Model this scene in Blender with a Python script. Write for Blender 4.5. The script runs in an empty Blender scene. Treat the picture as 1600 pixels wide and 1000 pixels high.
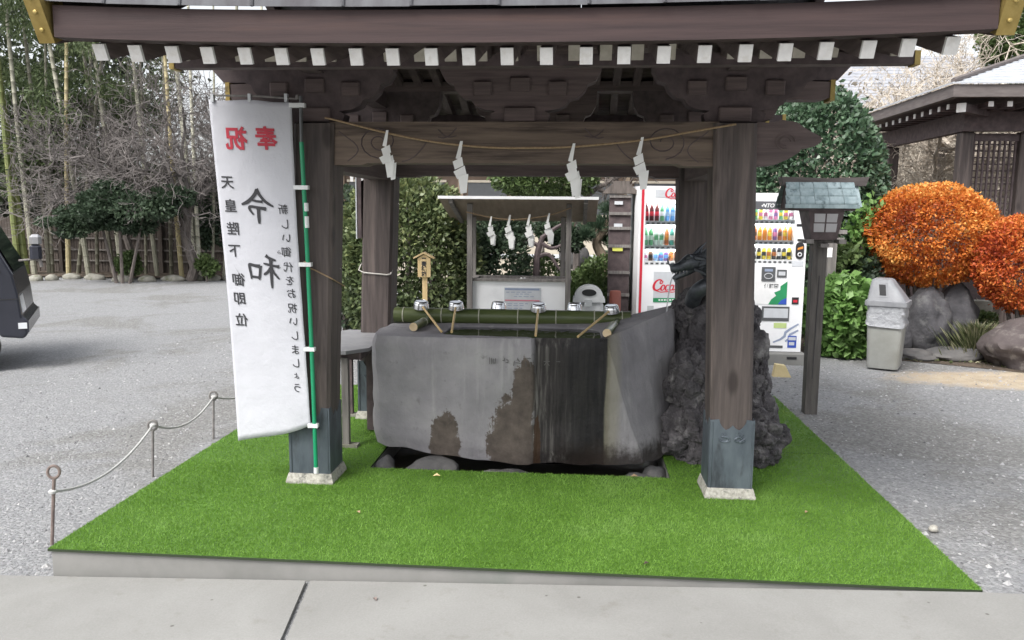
import bpy, math, random
import numpy as np
from mathutils import Vector, Matrix, noise
random.seed(7); rng = np.random.default_rng(7)
scene = bpy.context.scene
COL = scene.collection
PI = math.pi

# ---------------------------------------------------------------- camera, sky, sun, exposure
FPX = 1250.0; CH = 1.55
psi, pit, rol = math.radians(4.6), math.radians(7.65), math.radians(0.5)
cF = Vector((-math.sin(psi)*math.cos(pit), math.cos(psi)*math.cos(pit), -math.sin(pit)))
r0 = Vector((math.cos(psi), math.sin(psi), 0)); u0 = r0.cross(cF)
cR = r0*math.cos(rol) + u0*math.sin(rol); cU = cR.cross(cF)
cam_d = bpy.data.cameras.new('camera'); cam = bpy.data.objects.new('camera', cam_d); COL.objects.link(cam)
cam.matrix_world = Matrix(((cR.x, cU.x, -cF.x, 0), (cR.y, cU.y, -cF.y, 0), (cR.z, cU.z, -cF.z, CH), (0, 0, 0, 1)))
cam_d.sensor_width = 36; cam_d.lens = FPX/1600*36; cam_d.clip_end = 500; cam_d.clip_start = 0.05
scene.camera = cam
SUN_EL, SUN_AZ = math.radians(52), math.radians(215)      # azimuth clockwise from +Y
world = bpy.data.worlds.new('World'); scene.world = world; world.use_nodes = True
wn = world.node_tree.nodes; wl = world.node_tree.links; wn.clear()
sky = wn.new('ShaderNodeTexSky'); sky.sky_type = 'NISHITA'; sky.sun_disc = False
sky.sun_elevation = SUN_EL; sky.sun_rotation = SUN_AZ; sky.dust_density = 4.0; sky.air_density = 1.0
hs = wn.new('ShaderNodeHueSaturation'); hs.inputs['Saturation'].default_value = 0.22
bg = wn.new('ShaderNodeBackground'); bg.inputs['Strength'].default_value = 0.15
wo = wn.new('ShaderNodeOutputWorld')
wl.new(sky.outputs[0], hs.inputs['Color']); wl.new(hs.outputs[0], bg.inputs['Color']); wl.new(bg.outputs[0], wo.inputs['Surface'])
sd = bpy.data.lights.new('sun', 'SUN'); sun = bpy.data.objects.new('sun', sd); COL.objects.link(sun)
sd.energy = 1.3; sd.angle = math.radians(24); sd.color = (1.0, 0.965, 0.92)
sdir = Vector((math.sin(SUN_AZ)*math.cos(SUN_EL), math.cos(SUN_AZ)*math.cos(SUN_EL), math.sin(SUN_EL)))
sun.rotation_euler = sdir.to_track_quat('Z', 'Y').to_euler(); sun.location = (0, 0, 20)
scene.view_settings.view_transform = 'Standard'; scene.view_settings.look = 'None'
scene.view_settings.exposure = 1.05; scene.view_settings.gamma = 1.0; scene.view_settings.use_curve_mapping = False
scene.render.engine = 'CYCLES'
scene.cycles.use_denoising = True
scene.cycles.max_bounces = 6; scene.cycles.transparent_max_bounces = 12

def at(u, v, y):
    "world point on the upright plane at depth y that a sight line of the survey photo meets"
    d = cF + cR*((u-800)/FPX) + cU*((500-v)/FPX)
    return Vector((0, 0, CH)) + d*(y/d.y)
def gz(x): return 0.03*(min(max(x, -5), 1.7)-1.7)-0.02

# ---------------------------------------------------------------- mesh helpers
class MB:
    def __init__(s): s.v = []; s.f = []; s.n = 0
    def add(s, vs, fs):
        vs = [tuple(map(float, p)) for p in vs]
        s.v += vs; s.f += [tuple(i+s.n for i in f) for f in fs]; s.n += len(vs); return s
    def box(s, c, d, rz=0.0, m=None):
        hx, hy, hz = d[0]/2, d[1]/2, d[2]/2
        vs = [Vector((x*hx, y*hy, z*hz)) for z in (-1, 1) for y in (-1, 1) for x in (-1, 1)]
        if m is not None: vs = [m @ p for p in vs]
        if rz: q = Matrix.Rotation(rz, 3, 'Z'); vs = [q @ p for p in vs]
        vs = [p+Vector(c) for p in vs]
        return s.add(vs, [(0, 2, 3, 1), (4, 5, 7, 6), (0, 1, 5, 4), (2, 6, 7, 3), (0, 4, 6, 2), (1, 3, 7, 5)])
    def bbox(s, x0, x1, y0, y1, z0, z1):
        return s.box(((x0+x1)/2, (y0+y1)/2, (z0+z1)/2), (x1-x0, y1-y0, z1-z0))
    def cbox(s, x0, x1, y0, y1, z0, z1, b=0.01):
        "box with all vertical and top edges chamfered"
        o = [(x0+b, y0), (x1-b, y0), (x1, y0+b), (x1, y1-b), (x1-b, y1), (x0+b, y1), (x0, y1-b), (x0, y0+b)]
        i = [(min(max(x, x0+b), x1-b), min(max(y, y0+b), y1-b)) for x, y in o]
        vs = [(x, y, z0) for x, y in o]+[(x, y, z1-b) for x, y in o]+[(x, y, z1) for x, y in i]
        fs = [(k, (k+1) % 8, 8+(k+1) % 8, 8+k) for k in range(8)]+[(8+k, 8+(k+1) % 8, 16+(k+1) % 8, 16+k) for k in range(8)]
        return s.add(vs, fs+[tuple(range(16, 24)), tuple(range(7, -1, -1))])
    def prism(s, poly, a0, a1, axis='y'):
        "polygon (2D) extruded along an axis; poly coords are the other two axes in order"
        def P(p, a): return (p[0], a, p[1]) if axis == 'y' else ((a, p[0], p[1]) if axis == 'x' else (p[0], p[1], a))
        n = len(poly)
        vs = [P(p, a0) for p in poly]+[P(p, a1) for p in poly]
        return s.add(vs, [tuple(range(n)), tuple(range(2*n-1, n-1, -1))]+[(k, n+k, n+(k+1) % n, (k+1) % n) for k in range(n)])
    def tube(s, pts, r, n=8, cap=True):
        pts = [Vector(p) for p in pts]; m = len(pts)
        rr = r if hasattr(r, '__len__') else [r]*m
        t = (pts[1]-pts[0]).normalized()
        a = t.orthogonal().normalized(); vs = []; fs = []
        for i, p in enumerate(pts):
            t = (pts[min(i+1, m-1)]-pts[max(i-1, 0)])
            t = t.normalized() if t.length > 1e-9 else Vector((0, 0, 1))
            a = (a-t*a.dot(t)); a = a.normalized() if a.length > 1e-6 else t.orthogonal().normalized()
            b = t.cross(a)
            for k in range(n):
                th = 2*PI*k/n; vs.append(p+(a*math.cos(th)+b*math.sin(th))*rr[i])
        for i in range(m-1):
            for k in range(n):
                fs.append((i*n+k, i*n+(k+1) % n, (i+1)*n+(k+1) % n, (i+1)*n+k))
        if cap: fs += [tuple(range(n-1, -1, -1)), tuple((m-1)*n+k for k in range(n))]
        return s.add(vs, fs)
    def lathe(s, prof, c=(0, 0, 0), n=24, m=None, cap=True):
        vs = []; fs = []
        for r, z in prof:
            for k in range(n):
                p = Vector((r*math.cos(2*PI*k/n), r*math.sin(2*PI*k/n), z))
                vs.append((m @ p if m is not None else p)+Vector(c))
        for i in range(len(prof)-1):
            for k in range(n): fs.append((i*n+k, i*n+(k+1) % n, (i+1)*n+(k+1) % n, (i+1)*n+k))
        if cap: fs += [tuple(range(n-1, -1, -1)), tuple((len(prof)-1)*n+k for k in range(n))]
        return s.add(vs, fs)
    def quad(s, a, b, c, d): return s.add([a, b, c, d], [(0, 1, 2, 3)])

def wloc(o):
    p = Vector((0, 0, 0))
    while o: p = p+o.location; o = o.parent
    return p
def link(o, parent=None):
    COL.objects.link(o)
    if parent: o.parent = parent
    return o
def tag(o, label=None, cat=None, group=None, kind=None):
    if label: o['label'] = label
    if cat: o['category'] = cat
    if group: o['group'] = group
    if kind: o['kind'] = kind
    return o
def mesh_of(name, mb, mat, off=Vector((0, 0, 0)), smooth=False):
    me = bpy.data.meshes.new(name)
    me.from_pydata([(p[0]-off[0], p[1]-off[1], p[2]-off[2]) for p in mb.v], [], mb.f)
    if mat: me.materials.append(mat)
    if smooth:
        me.polygons.foreach_set('use_smooth', [True]*len(me.polygons))
        try: me.set_sharp_from_angle(angle=math.radians(40))
        except Exception: pass
    me.update(); return me
def obj(name, mb, mat, parent=None, smooth=False, loc=None):
    "world-space mesh builder -> one object; loc sets its origin when it has no parent"
    off = wloc(parent) if parent else Vector(loc or (0, 0, 0))
    o = bpy.data.objects.new(name, mesh_of(name, mb, mat, off, smooth))
    if not parent: o.location = off
    return link(o, parent)
def thing(name, label, cat, loc=(0, 0, 0), group=None):
    o = bpy.data.objects.new(name, None); o.location = loc; o.empty_display_size = .1; link(o)
    return tag(o, label, cat, group)
def struct(name, mb, mat, smooth=False): return tag(obj(name, mb, mat, None, smooth), kind='structure')
def inst(src, parent, loc=None, rot=None, scl=None):
    o = src.copy(); link(o, parent)
    if loc is not None: o.location = loc
    if rot is not None: o.rotation_euler = rot
    if scl is not None: o.scale = scl
    return o
def copy_tree(o, parent=None):
    c = o.copy(); COL.objects.link(c); c.parent = parent
    for ch in list(o.children): copy_tree(ch, c)
    return c

# ---------------------------------------------------------------- materials
def newmat(name):
    m = bpy.data.materials.new(name); m.use_nodes = True; nt = m.node_tree; nt.nodes.clear()
    out = nt.nodes.new('ShaderNodeOutputMaterial'); b = nt.nodes.new('ShaderNodeBsdfPrincipled')
    nt.links.new(b.outputs[0], out.inputs['Surface']); return m, nt, b
def nd(nt, t, **kw):
    n = nt.nodes.new(t)
    for k, v in kw.items(): setattr(n, k, v)
    return n
def coords(nt, stretch=(1, 1, 1), rnd=True):
    tc = nd(nt, 'ShaderNodeTexCoord'); mp = nd(nt, 'ShaderNodeMapping'); mp.inputs['Scale'].default_value = stretch
    nt.links.new(tc.outputs['Object'], mp.inputs['Vector'])
    if rnd:
        oi = nd(nt, 'ShaderNodeObjectInfo'); mu = nd(nt, 'ShaderNodeMath', operation='MULTIPLY'); mu.inputs[1].default_value = 37.0
        nt.links.new(oi.outputs['Random'], mu.inputs[0]); nt.links.new(mu.outputs[0], mp.inputs['Location'])
    return mp.outputs[0]
def noise_n(nt, vec, scale, detail=6, rough=.6, dist=0.0):
    n = nd(nt, 'ShaderNodeTexNoise'); n.inputs['Scale'].default_value = scale; n.inputs['Detail'].default_value = detail
    n.inputs['Roughness'].default_value = rough; n.inputs['Distortion'].default_value = dist
    nt.links.new(vec, n.inputs['Vector']); return n.outputs['Fac']
def ramp(nt, fac, stops):
    r = nd(nt, 'ShaderNodeValToRGB'); e = r.color_ramp.elements
    while len(e) < len(stops): e.new(.5)
    for k, (p, c) in enumerate(stops): e[k].position = p; e[k].color = (c[0], c[1], c[2], 1)
    nt.links.new(fac, r.inputs[0]); return r.outputs[0]
def mixc(nt, fac, a, b, mode='MIX'):
    m = nd(nt, 'ShaderNodeMix', data_type='RGBA', blend_type=mode)
    for s, x in ((m.inputs[0], fac), (m.inputs[6], a), (m.inputs[7], b)):
        if hasattr(x, 'links'): nt.links.new(x, s)
        else: s.default_value = x if not hasattr(x, '__len__') else (x[0], x[1], x[2], 1)
    return m.outputs[2]
def mathn(nt, op, a, b=None, clamp=False):
    m = nd(nt, 'ShaderNodeMath', operation=op, use_clamp=clamp)
    for s, x in ((m.inputs[0], a), (m.inputs[1], b)):
        if x is None: continue
        if hasattr(x, 'links'): nt.links.new(x, s)
        else: s.default_value = x
    return m.outputs[0]
def smooth(nt, x, a, b):
    m = nd(nt, 'ShaderNodeMapRange', interpolation_type='SMOOTHSTEP'); nt.links.new(x, m.inputs[0])
    m.inputs[1].default_value = a; m.inputs[2].default_value = b; return m.outputs[0]
def bump(nt, b, h, strength, dist=.01):
    n = nd(nt, 'ShaderNodeBump'); n.inputs['Strength'].default_value = strength; n.inputs['Distance'].default_value = dist
    nt.links.new(h, n.inputs['Height']); nt.links.new(n.outputs[0], b.inputs['Normal'])
def nmat(name, c1, c2, scale=6, stretch=(1, 1, 1), rough=.75, bmp=.3, bscale=None, bdist=.004, metal=0, lo=.3, hi=.7, detail=7, spec=.4, rnd=True, dirt=None):
    m, nt, b = newmat(name); v = coords(nt, stretch, rnd)
    f = noise_n(nt, v, scale, detail)
    c = ramp(nt, f, [(lo, c1), (hi, c2)])
    if dirt:
        f2 = noise_n(nt, v, dirt[1], 5, .65); c = mixc(nt, smooth(nt, f2, .5, .72), c, dirt[0])
    nt.links.new(c, b.inputs['Base Color']); b.inputs['Roughness'].default_value = rough; b.inputs['Metallic'].default_value = metal
    b.inputs['Specular IOR Level'].default_value = spec
    if bmp: bump(nt, b, noise_n(nt, v, bscale or scale*4, 6), bmp, bdist)
    return m
def leafmat(name, cols, rough=.5, spec=.4, trans=.25):
    m, nt, b = newmat(name)
    a = nd(nt, 'ShaderNodeAttribute', attribute_name='tone')
    c = ramp(nt, a.outputs['Fac'], [(k/(len(cols)-1), q) for k, q in enumerate(cols)])
    nt.links.new(c, b.inputs['Base Color']); b.inputs['Roughness'].default_value = rough; b.inputs['Specular IOR Level'].default_value = spec
    t = nd(nt, 'ShaderNodeBsdfTranslucent'); nt.links.new(c, t.inputs[0]); ms = nd(nt, 'ShaderNodeMixShader'); ms.inputs[0].default_value = trans
    out = [n for n in nt.nodes if n.type == 'OUTPUT_MATERIAL'][0]
    nt.links.new(b.outputs[0], ms.inputs[1]); nt.links.new(t.outputs[0], ms.inputs[2]); nt.links.new(ms.outputs[0], out.inputs['Surface'])
    return m
def plain(name, c, rough=.5, metal=0, spec=.5):
    return nmat(name, [x*.9 for x in c], [min(1, x*1.07) for x in c], 9, rough=rough, metal=metal, bmp=.05, spec=spec)

M = {}
M['wood_v'] = nmat('weathered_wood_upright', (.046, .037, .036), (.112, .090, .083), 7, (5, 5, .35), rough=.62, bmp=.4, bdist=.004, dirt=((.16, .128, .118), 2.2))
def add_knots(m):
    nt = m.node_tree; b = [n for n in nt.nodes if n.type == 'BSDF_PRINCIPLED'][0]; src = b.inputs['Base Color'].links[0].from_socket
    v = coords(nt, (7, 7, 3.2)); vo = nd(nt, 'ShaderNodeTexVoronoi'); vo.inputs['Scale'].default_value = 1.0; nt.links.new(v, vo.inputs['Vector'])
    sc = nd(nt, 'ShaderNodeSeparateColor'); nt.links.new(vo.outputs['Color'], sc.inputs[0])
    k = mathn(nt, 'MULTIPLY', smooth(nt, vo.outputs['Distance'], .30, .12), smooth(nt, sc.outputs[0], .62, .70))
    nt.links.new(mixc(nt, mathn(nt, 'MULTIPLY', k, .8), src, (.028, .020, .019)), b.inputs['Base Color'])
add_knots(M['wood_v'])
M['wood_x'] = nmat('weathered_wood_lengthwise', (.080, .060, .060), (.165, .125, .120), 7, (.35, 5, 5), rough=.72, bmp=.35, bdist=.004)
M['wood_beam'] = nmat('brown_beam_wood', (.115, .086, .070), (.20, .152, .12), 7, (.4, 4, 6), rough=.75, bmp=.3, dirt=((.05, .036, .03), 3))
M['wood_y'] = nmat('weathered_wood_depthwise', (.080, .061, .062), (.16, .122, .118), 7, (5, .35, 5), rough=.75, bmp=.3)
M['wood_dark'] = nmat('dark_wood', (.062, .047, .050), (.125, .096, .096), 7, (2, 2, 2), rough=.75, bmp=.25)
M['fascia'] = nmat('fascia_wood', (.030, .0185, .019), (.056, .035, .034), 5, (.3, 4, 7), rough=.75, bmp=.2, dirt=((.066, .038, .033), 2))
M['white_cap'] = nmat('white_rafter_paint', (.62, .61, .60), (.74, .73, .715), 30, rough=.6, bmp=.1, dirt=((.6, .58, .55), 25))
M['grey_cap'] = nmat('aged_rafter_paint', (.36, .33, .28), (.50, .46, .41), 20, rough=.7, bmp=.1)
M['gold'] = nmat('aged_gold_metal', (.30, .22, .07), (.46, .35, .13), 18, rough=.5, metal=.6, bmp=.3, dirt=((.17, .13, .06), 9))
M['copper_roof'] = nmat('patinated_copper_roof', (.055, .052, .060), (.115, .12, .13), 4, (3, 1, 1), rough=.6, metal=.1, bmp=.1)
M['copper'] = nmat('blue_grey_copper', (.07, .085, .105), (.14, .165, .19), 6, (2, 2, .6), rough=.48, metal=.35, bmp=.15, dirt=((.05, .055, .065), 4))
M['plinth'] = nmat('granite_plinth', (.25, .24, .21), (.50, .48, .43), 60, rough=.9, bmp=.4, dirt=((.12, .12, .11), 22))
M['concrete'] = nmat('concrete', (.175, .175, .165), (.25, .246, .235), 3, rough=.9, bmp=.25, bscale=90, bdist=.002, dirt=((.18, .19, .175), 1.7))
M['stone_grey'] = nmat('grey_stone', (.055, .054, .056), (.14, .135, .13), 5, rough=.85, bmp=.6, bscale=20, bdist=.015, dirt=((.06, .06, .065), 4))
M['lava'] = nmat('lava_rock', (.040, .037, .042), (.125, .116, .122), 11, rough=.92, bmp=1.0, bscale=38, bdist=.03, dirt=((.23, .22, .22), 8))
M['bamboo_green'] = nmat('green_bamboo', (.055, .075, .025), (.10, .125, .045), 6, (.5, 4, 4), rough=.38, bmp=.05, dirt=((.12, .14, .07), 3))
M['bamboo_node'] = plain('bamboo_node', (.42, .42, .33), .5)
M['bamboo_cut'] = nmat('cut_bamboo', (.55, .42, .24), (.68, .55, .36), 20, rough=.6)
M['steel'] = nmat('stainless_steel', (.55, .56, .58), (.72, .73, .75), 20, rough=.22, metal=1, bmp=.03)
M['handle'] = nmat('bamboo_handle', (.55, .38, .16), (.70, .52, .26), 10, (8, 8, 1), rough=.45, bmp=.1)
M['bronze'] = nmat('dark_bronze', (.035, .040, .048), (.12, .13, .145), 14, rough=.42, metal=.6, bmp=.5, bscale=40, bdist=.006)
M['paper'] = nmat('white_paper', (.80, .80, .79), (.88, .88, .87), 10, rough=.7, bmp=.05)
M['rope'] = nmat('straw_rope', (.25, .17, .10), (.40, .29, .18), 60, rough=.9, bmp=.5)
M['cord'] = nmat('white_cord', (.50, .48, .44), (.65, .62, .58), 60, rough=.9, bmp=.4)
M['grey_rope'] = nmat('grey_rope', (.38, .38, .37), (.55, .55, .54), 80, rough=.9, bmp=.6)
M['rock_dark'] = nmat('dark_blue_grey_rock', (.030, .030, .034), (.085, .083, .09), 5, rough=.9, bmp=.8, bscale=18, bdist=.02, dirt=((.12, .12, .12), 7))
M['rock_brown'] = nmat('purple_brown_rock', (.045, .037, .038), (.11, .092, .09), 4, rough=.9, bmp=.7, bscale=16, bdist=.015, dirt=((.20, .18, .165), 6))
M['rust'] = nmat('rusty_iron', (.13, .10, .09), (.24, .19, .17), 30, rough=.75, bmp=.3)
M['iron'] = nmat('grey_iron', (.14, .13, .125), (.24, .23, .22), 30, rough=.6, bmp=.2)
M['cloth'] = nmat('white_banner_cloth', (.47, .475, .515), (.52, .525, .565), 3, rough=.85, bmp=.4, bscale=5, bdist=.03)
M['ink'] = plain('black_ink', (.03, .03, .035), .7)
M['red_ink'] = plain('red_ink', (.42, .028, .05), .7)
M['green_pole'] = plain('green_plastic_pole', (.01, .25, .115), .35)
M['white_plastic'] = plain('white_plastic', (.70, .71, .72), .35)
M['table_top'] = nmat('grey_table_stone', (.20, .20, .21), (.27, .27, .28), 12, rough=.6, bmp=.05)
M['new_wood'] = nmat('pale_new_wood', (.60, .42, .20), (.76, .58, .33), 6, (6, 6, .6), rough=.55, bmp=.1)
M['grey_wood'] = nmat('grey_weathered_timber', (.13, .12, .115), (.27, .25, .235), 6, (6, 6, .5), rough=.85, bmp=.4)
M['lamp_wood'] = nmat('dark_grey_lamp_timber', (.060, .055, .052), (.14, .128, .118), 6, (6, 6, .5), rough=.8, bmp=.4)
M['brown_ply'] = nmat('brown_roof_underside', (.22, .175, .135), (.34, .275, .215), 5, (3, .6, 1), rough=.8, bmp=.2)
M['white_paint'] = nmat('white_enamel', (.84, .845, .86), (.88, .885, .90), 4, rough=.35, bmp=.02, dirt=((.78, .785, .80), 3))
M['vend_grey'] = nmat('pale_grey_enamel', (.46, .48, .49), (.54, .56, .57), 4, rough=.4, bmp=.02)
M['vend_dark'] = plain('dark_display_lining', (.10, .10, .11), .5)
M['red'] = plain('signal_red', (.62, .02, .045), .4)
M['black'] = plain('black_plastic', (.02, .02, .022), .4)
M['dgrey'] = plain('dark_grey_plastic', (.09, .095, .10), .45)
M['green'] = plain('leaf_green_print', (.02, .26, .10), .5)
M['blue'] = plain('blue_print', (.03, .08, .42), .5)
M['lime'] = plain('pale_green_label', (.50, .62, .25), .5)
M['bluegrey'] = plain('blue_grey_print', (.28, .33, .45), .6)
M['pinkred'] = plain('pink_red_print', (.62, .22, .28), .6)
M['lightgrey'] = plain('light_grey_panel', (.56, .58, .61), .5)
M['yellow'] = plain('yellow_label', (.72, .74, .15), .5)
M['cream'] = nmat('cream_wedge', (.62, .50, .26), (.72, .60, .34), 8, rough=.7)
M['patina'] = nmat('verdigris_copper', (.27, .36, .38), (.48, .58, .60), 7, (3, 3, 1), rough=.6, metal=.15, bmp=.2, dirt=((.13, .18, .19), 5))
M['milk_pane'] = plain('frosted_pane', (.42, .41, .42), .3)
M['terracotta'] = plain('brick_red_clay', (.24, .075, .055), .6)
M['car_paint'] = nmat('dark_blue_grey_paint', (.022, .024, .034), (.03, .032, .044), 3, rough=.25, bmp=0, spec=.6)
M['car_glass'] = plain('dark_window_glass', (.012, .013, .016), .06, spec=.8)
M['tyre'] = plain('tyre_rubber', (.025, .025, .026), .8)
M['rim'] = plain('wheel_rim', (.42, .42, .43), .35, metal=.8)
M['headlamp'] = plain('lamp_lens', (.72, .74, .76), .15)
M['soil'] = nmat('dark_soil', (.045, .036, .028), (.13, .10, .075), 6, rough=.95, bmp=.8, bscale=40, bdist=.02)
M['bark'] = nmat('grey_bark', (.07, .06, .055), (.18, .155, .14), 10, (2, 2, .5), rough=.9, bmp=.7)
M['bark_tan'] = nmat('tan_bark', (.20, .155, .115), (.34, .27, .20), 8, (2, 2, .6), rough=.9, bmp=.6)
M['twig'] = nmat('purple_brown_twigs', (.095, .083, .080), (.215, .195, .185), 5, rough=.85, bmp=0)
M['twig_pale'] = nmat('pale_dry_twigs', (.34, .29, .235), (.62, .56, .48), 5, rough=.85, bmp=0)
M['fence'] = nmat('brown_bamboo_fence', (.060, .048, .042), (.115, .094, .08), 5, (6, 6, .6), rough=.85, bmp=.3)
M['rail'] = nmat('grey_fence_rail', (.12, .11, .10), (.20, .18, .165), 8, rough=.8)
M['kerbstone'] = nmat('mossy_kerb_stone', (.17, .165, .14), (.33, .32, .28), 6, rough=.9, bmp=.6, bscale=20, bdist=.01, dirt=((.12, .13, .07), 5))
M['roof_tile'] = nmat('silver_grey_roofing', (.36, .38, .41), (.50, .52, .55), 6, (1, 1, 1), rough=.5, bmp=.1)
M['roof_edge'] = nmat('grey_brown_roof_edge', (.10, .085, .082), (.16, .14, .135), 5, (1, 1, 6), rough=.75, bmp=.3)
M['far_roof'] = nmat('far_tile_roof', (.27, .28, .31), (.36, .37, .40), 3, rough=.6)
M['house_beige'] = nmat('beige_render', (.46, .41, .33), (.54, .49, .40), 4, rough=.85)
M['house_brown'] = nmat('brown_timber_wall', (.11, .08, .06), (.18, .13, .10), 4, rough=.85)
M['glassy'] = plain('grey_window', (.08, .085, .09), .3)
M['coin_white'] = plain('coin_white', (.8, .8, .8), .5)

def glass_mat(name, tint, gloss=.10):
    m, nt, b = newmat(name); out = [n for n in nt.nodes if n.type == 'OUTPUT_MATERIAL'][0]
    t = nd(nt, 'ShaderNodeBsdfTransparent'); t.inputs[0].default_value = (*tint, 1)
    g = nd(nt, 'ShaderNodeBsdfGlossy'); g.inputs['Roughness'].default_value = .03
    fr = nd(nt, 'ShaderNodeFresnel'); fr.inputs[0].default_value = 1.45
    ms = nd(nt, 'ShaderNodeMixShader'); nt.links.new(fr.outputs[0], ms.inputs[0]); nt.links.new(t.outputs[0], ms.inputs[1]); nt.links.new(g.outputs[0], ms.inputs[2])
    nt.links.new(ms.outputs[0], out.inputs['Surface']); return m
M['glass'] = glass_mat('display_glass', (.93, .95, .96))
def water_mat():
    m, nt, b = newmat('water'); v = coords(nt, (1, 1, 1), False)
    b.inputs['Base Color'].default_value = (.012, .014, .015, 1); b.inputs['Roughness'].default_value = .03
    b.inputs['Specular IOR Level'].default_value = .6
    bump(nt, b, noise_n(nt, v, 9, 2), .25, .02); return m
M['water'] = water_mat()
def stream_mat():
    m, nt, b = newmat('clear_water'); b.inputs['Base Color'].default_value = (.9, .93, .95, 1)
    b.inputs['Roughness'].default_value = .05; b.inputs['Transmission Weight'].default_value = .7; b.inputs['IOR'].default_value = 1.33; return m
M['stream'] = stream_mat()

def ground_mat():
    m, nt, b = newmat('gravel'); v = coords(nt, (1, 1, 1), False)
    sep = nd(nt, 'ShaderNodeSeparateXYZ'); nt.links.new(v, sep.inputs[0])
    fine = noise_n(nt, v, 70, 5, .7); big = noise_n(nt, v, .55, 5, .6, .6); mid = noise_n(nt, v, 6, 5, .6)
    c = ramp(nt, fine, [(.28, (.16, .16, .165)), (.5, (.255, .26, .265)), (.72, (.345, .35, .355))])
    c = mixc(nt, mathn(nt, 'MULTIPLY', smooth(nt, big, .47, .60), .75), c, (.165, .160, .145))
    c = mixc(nt, mathn(nt, 'MULTIPLY', smooth(nt, mid, .55, .75), .25), c, (.40, .40, .40))
    vo = nd(nt, 'ShaderNodeTexVoronoi'); vo.inputs['Scale'].default_value = 55; nt.links.new(v, vo.inputs['Vector'])
    c = mixc(nt, .35, c, ramp(nt, vo.outputs['Color'], [(.15, (.13, .13, .14)), (.6, (.27, .275, .28)), (.95, (.46, .46, .455))]))
    # tan sand drift in front of the rocks on the right
    dx = mathn(nt, 'MULTIPLY', mathn(nt, 'SUBTRACT', sep.outputs[0], 4.9), .50)
    dy = mathn(nt, 'MULTIPLY', mathn(nt, 'SUBTRACT', sep.outputs[1], 7.95), 1.75)
    d = mathn(nt, 'ADD', mathn(nt, 'ADD', mathn(nt, 'MULTIPLY', dx, dx), mathn(nt, 'MULTIPLY', dy, dy)), mathn(nt, 'MULTIPLY', mathn(nt, 'SUBTRACT', mid, .5), 1.1))
    sand = smooth(nt, d, 1.05, .45)
    c = mixc(nt, mathn(nt, 'MULTIPLY', sand, .85), c, ramp(nt, mid, [(.3, (.36, .29, .20)), (.7, (.54, .45, .33))]))
    nt.links.new(c, b.inputs['Base Color']); b.inputs['Roughness'].default_value = .95; b.inputs['Specular IOR Level'].default_value = .2
    h = mathn(nt, 'ADD', fine, mathn(nt, 'MULTIPLY', vo.outputs['Distance'], -.7)); bump(nt, b, h, .8, .012); return m
M['gravel'] = ground_mat()
def slab_mat():
    m, nt, b = newmat('pale_concrete_slab'); v = coords(nt, (1, 1, 1), False)
    big = noise_n(nt, v, 1.3, 5, .6, .4); fine = noise_n(nt, v, 120, 4, .7); mid = noise_n(nt, v, 9, 6, .65)
    c = ramp(nt, big, [(.3, (.205, .203, .192)), (.7, (.285, .284, .272))])
    c = mixc(nt, .22, c, ramp(nt, fine, [(.3, (.15, .15, .14)), (.7, (.34, .335, .325))]))
    c = mixc(nt, mathn(nt, 'MULTIPLY', smooth(nt, mid, .58, .75), .45), c, (.17, .16, .14))
    vo = nd(nt, 'ShaderNodeTexVoronoi'); vo.inputs['Scale'].default_value = 5.5; nt.links.new(v, vo.inputs['Vector'])
    c = mixc(nt, mathn(nt, 'MULTIPLY', smooth(nt, vo.outputs['Distance'], .055, .025), .75), c, (.07, .065, .055))
    nt.links.new(c, b.inputs['Base Color']); b.inputs['Roughness'].default_value = .88
    bump(nt, b, mathn(nt, 'ADD', fine, mid), .3, .003); return m
M['slab'] = slab_mat()
def turf_mat(name, lo, hi):
    m, nt, b = newmat(name); v = coords(nt, (1, 1, 1), False)
    big = noise_n(nt, v, 2.2, 5, .6, .3); fine = noise_n(nt, v, 150, 3, .7)
    c = ramp(nt, big, [(.3, lo), (.7, hi)]); c = mixc(nt, .35, c, ramp(nt, fine, [(.3, [x*.45 for x in lo]), (.7, [x*1.35 for x in hi])]))
    nt.links.new(c, b.inputs['Base Color']); b.inputs['Roughness'].default_value = .6; b.inputs['Specular IOR Level'].default_value = .3
    return m
M['turf'] = turf_mat('turf_backing', (.06, .13, .02), (.09, .185, .032))
M['turf_edge'] = plain('turf_edge_backing', (.022, .035, .014), .8)
M['blade'] = leafmat('turf_blades', [(.118, .235, .030), (.158, .305, .044), (.20, .36, .066), (.25, .41, .11)], .55, .3, .3)

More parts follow.
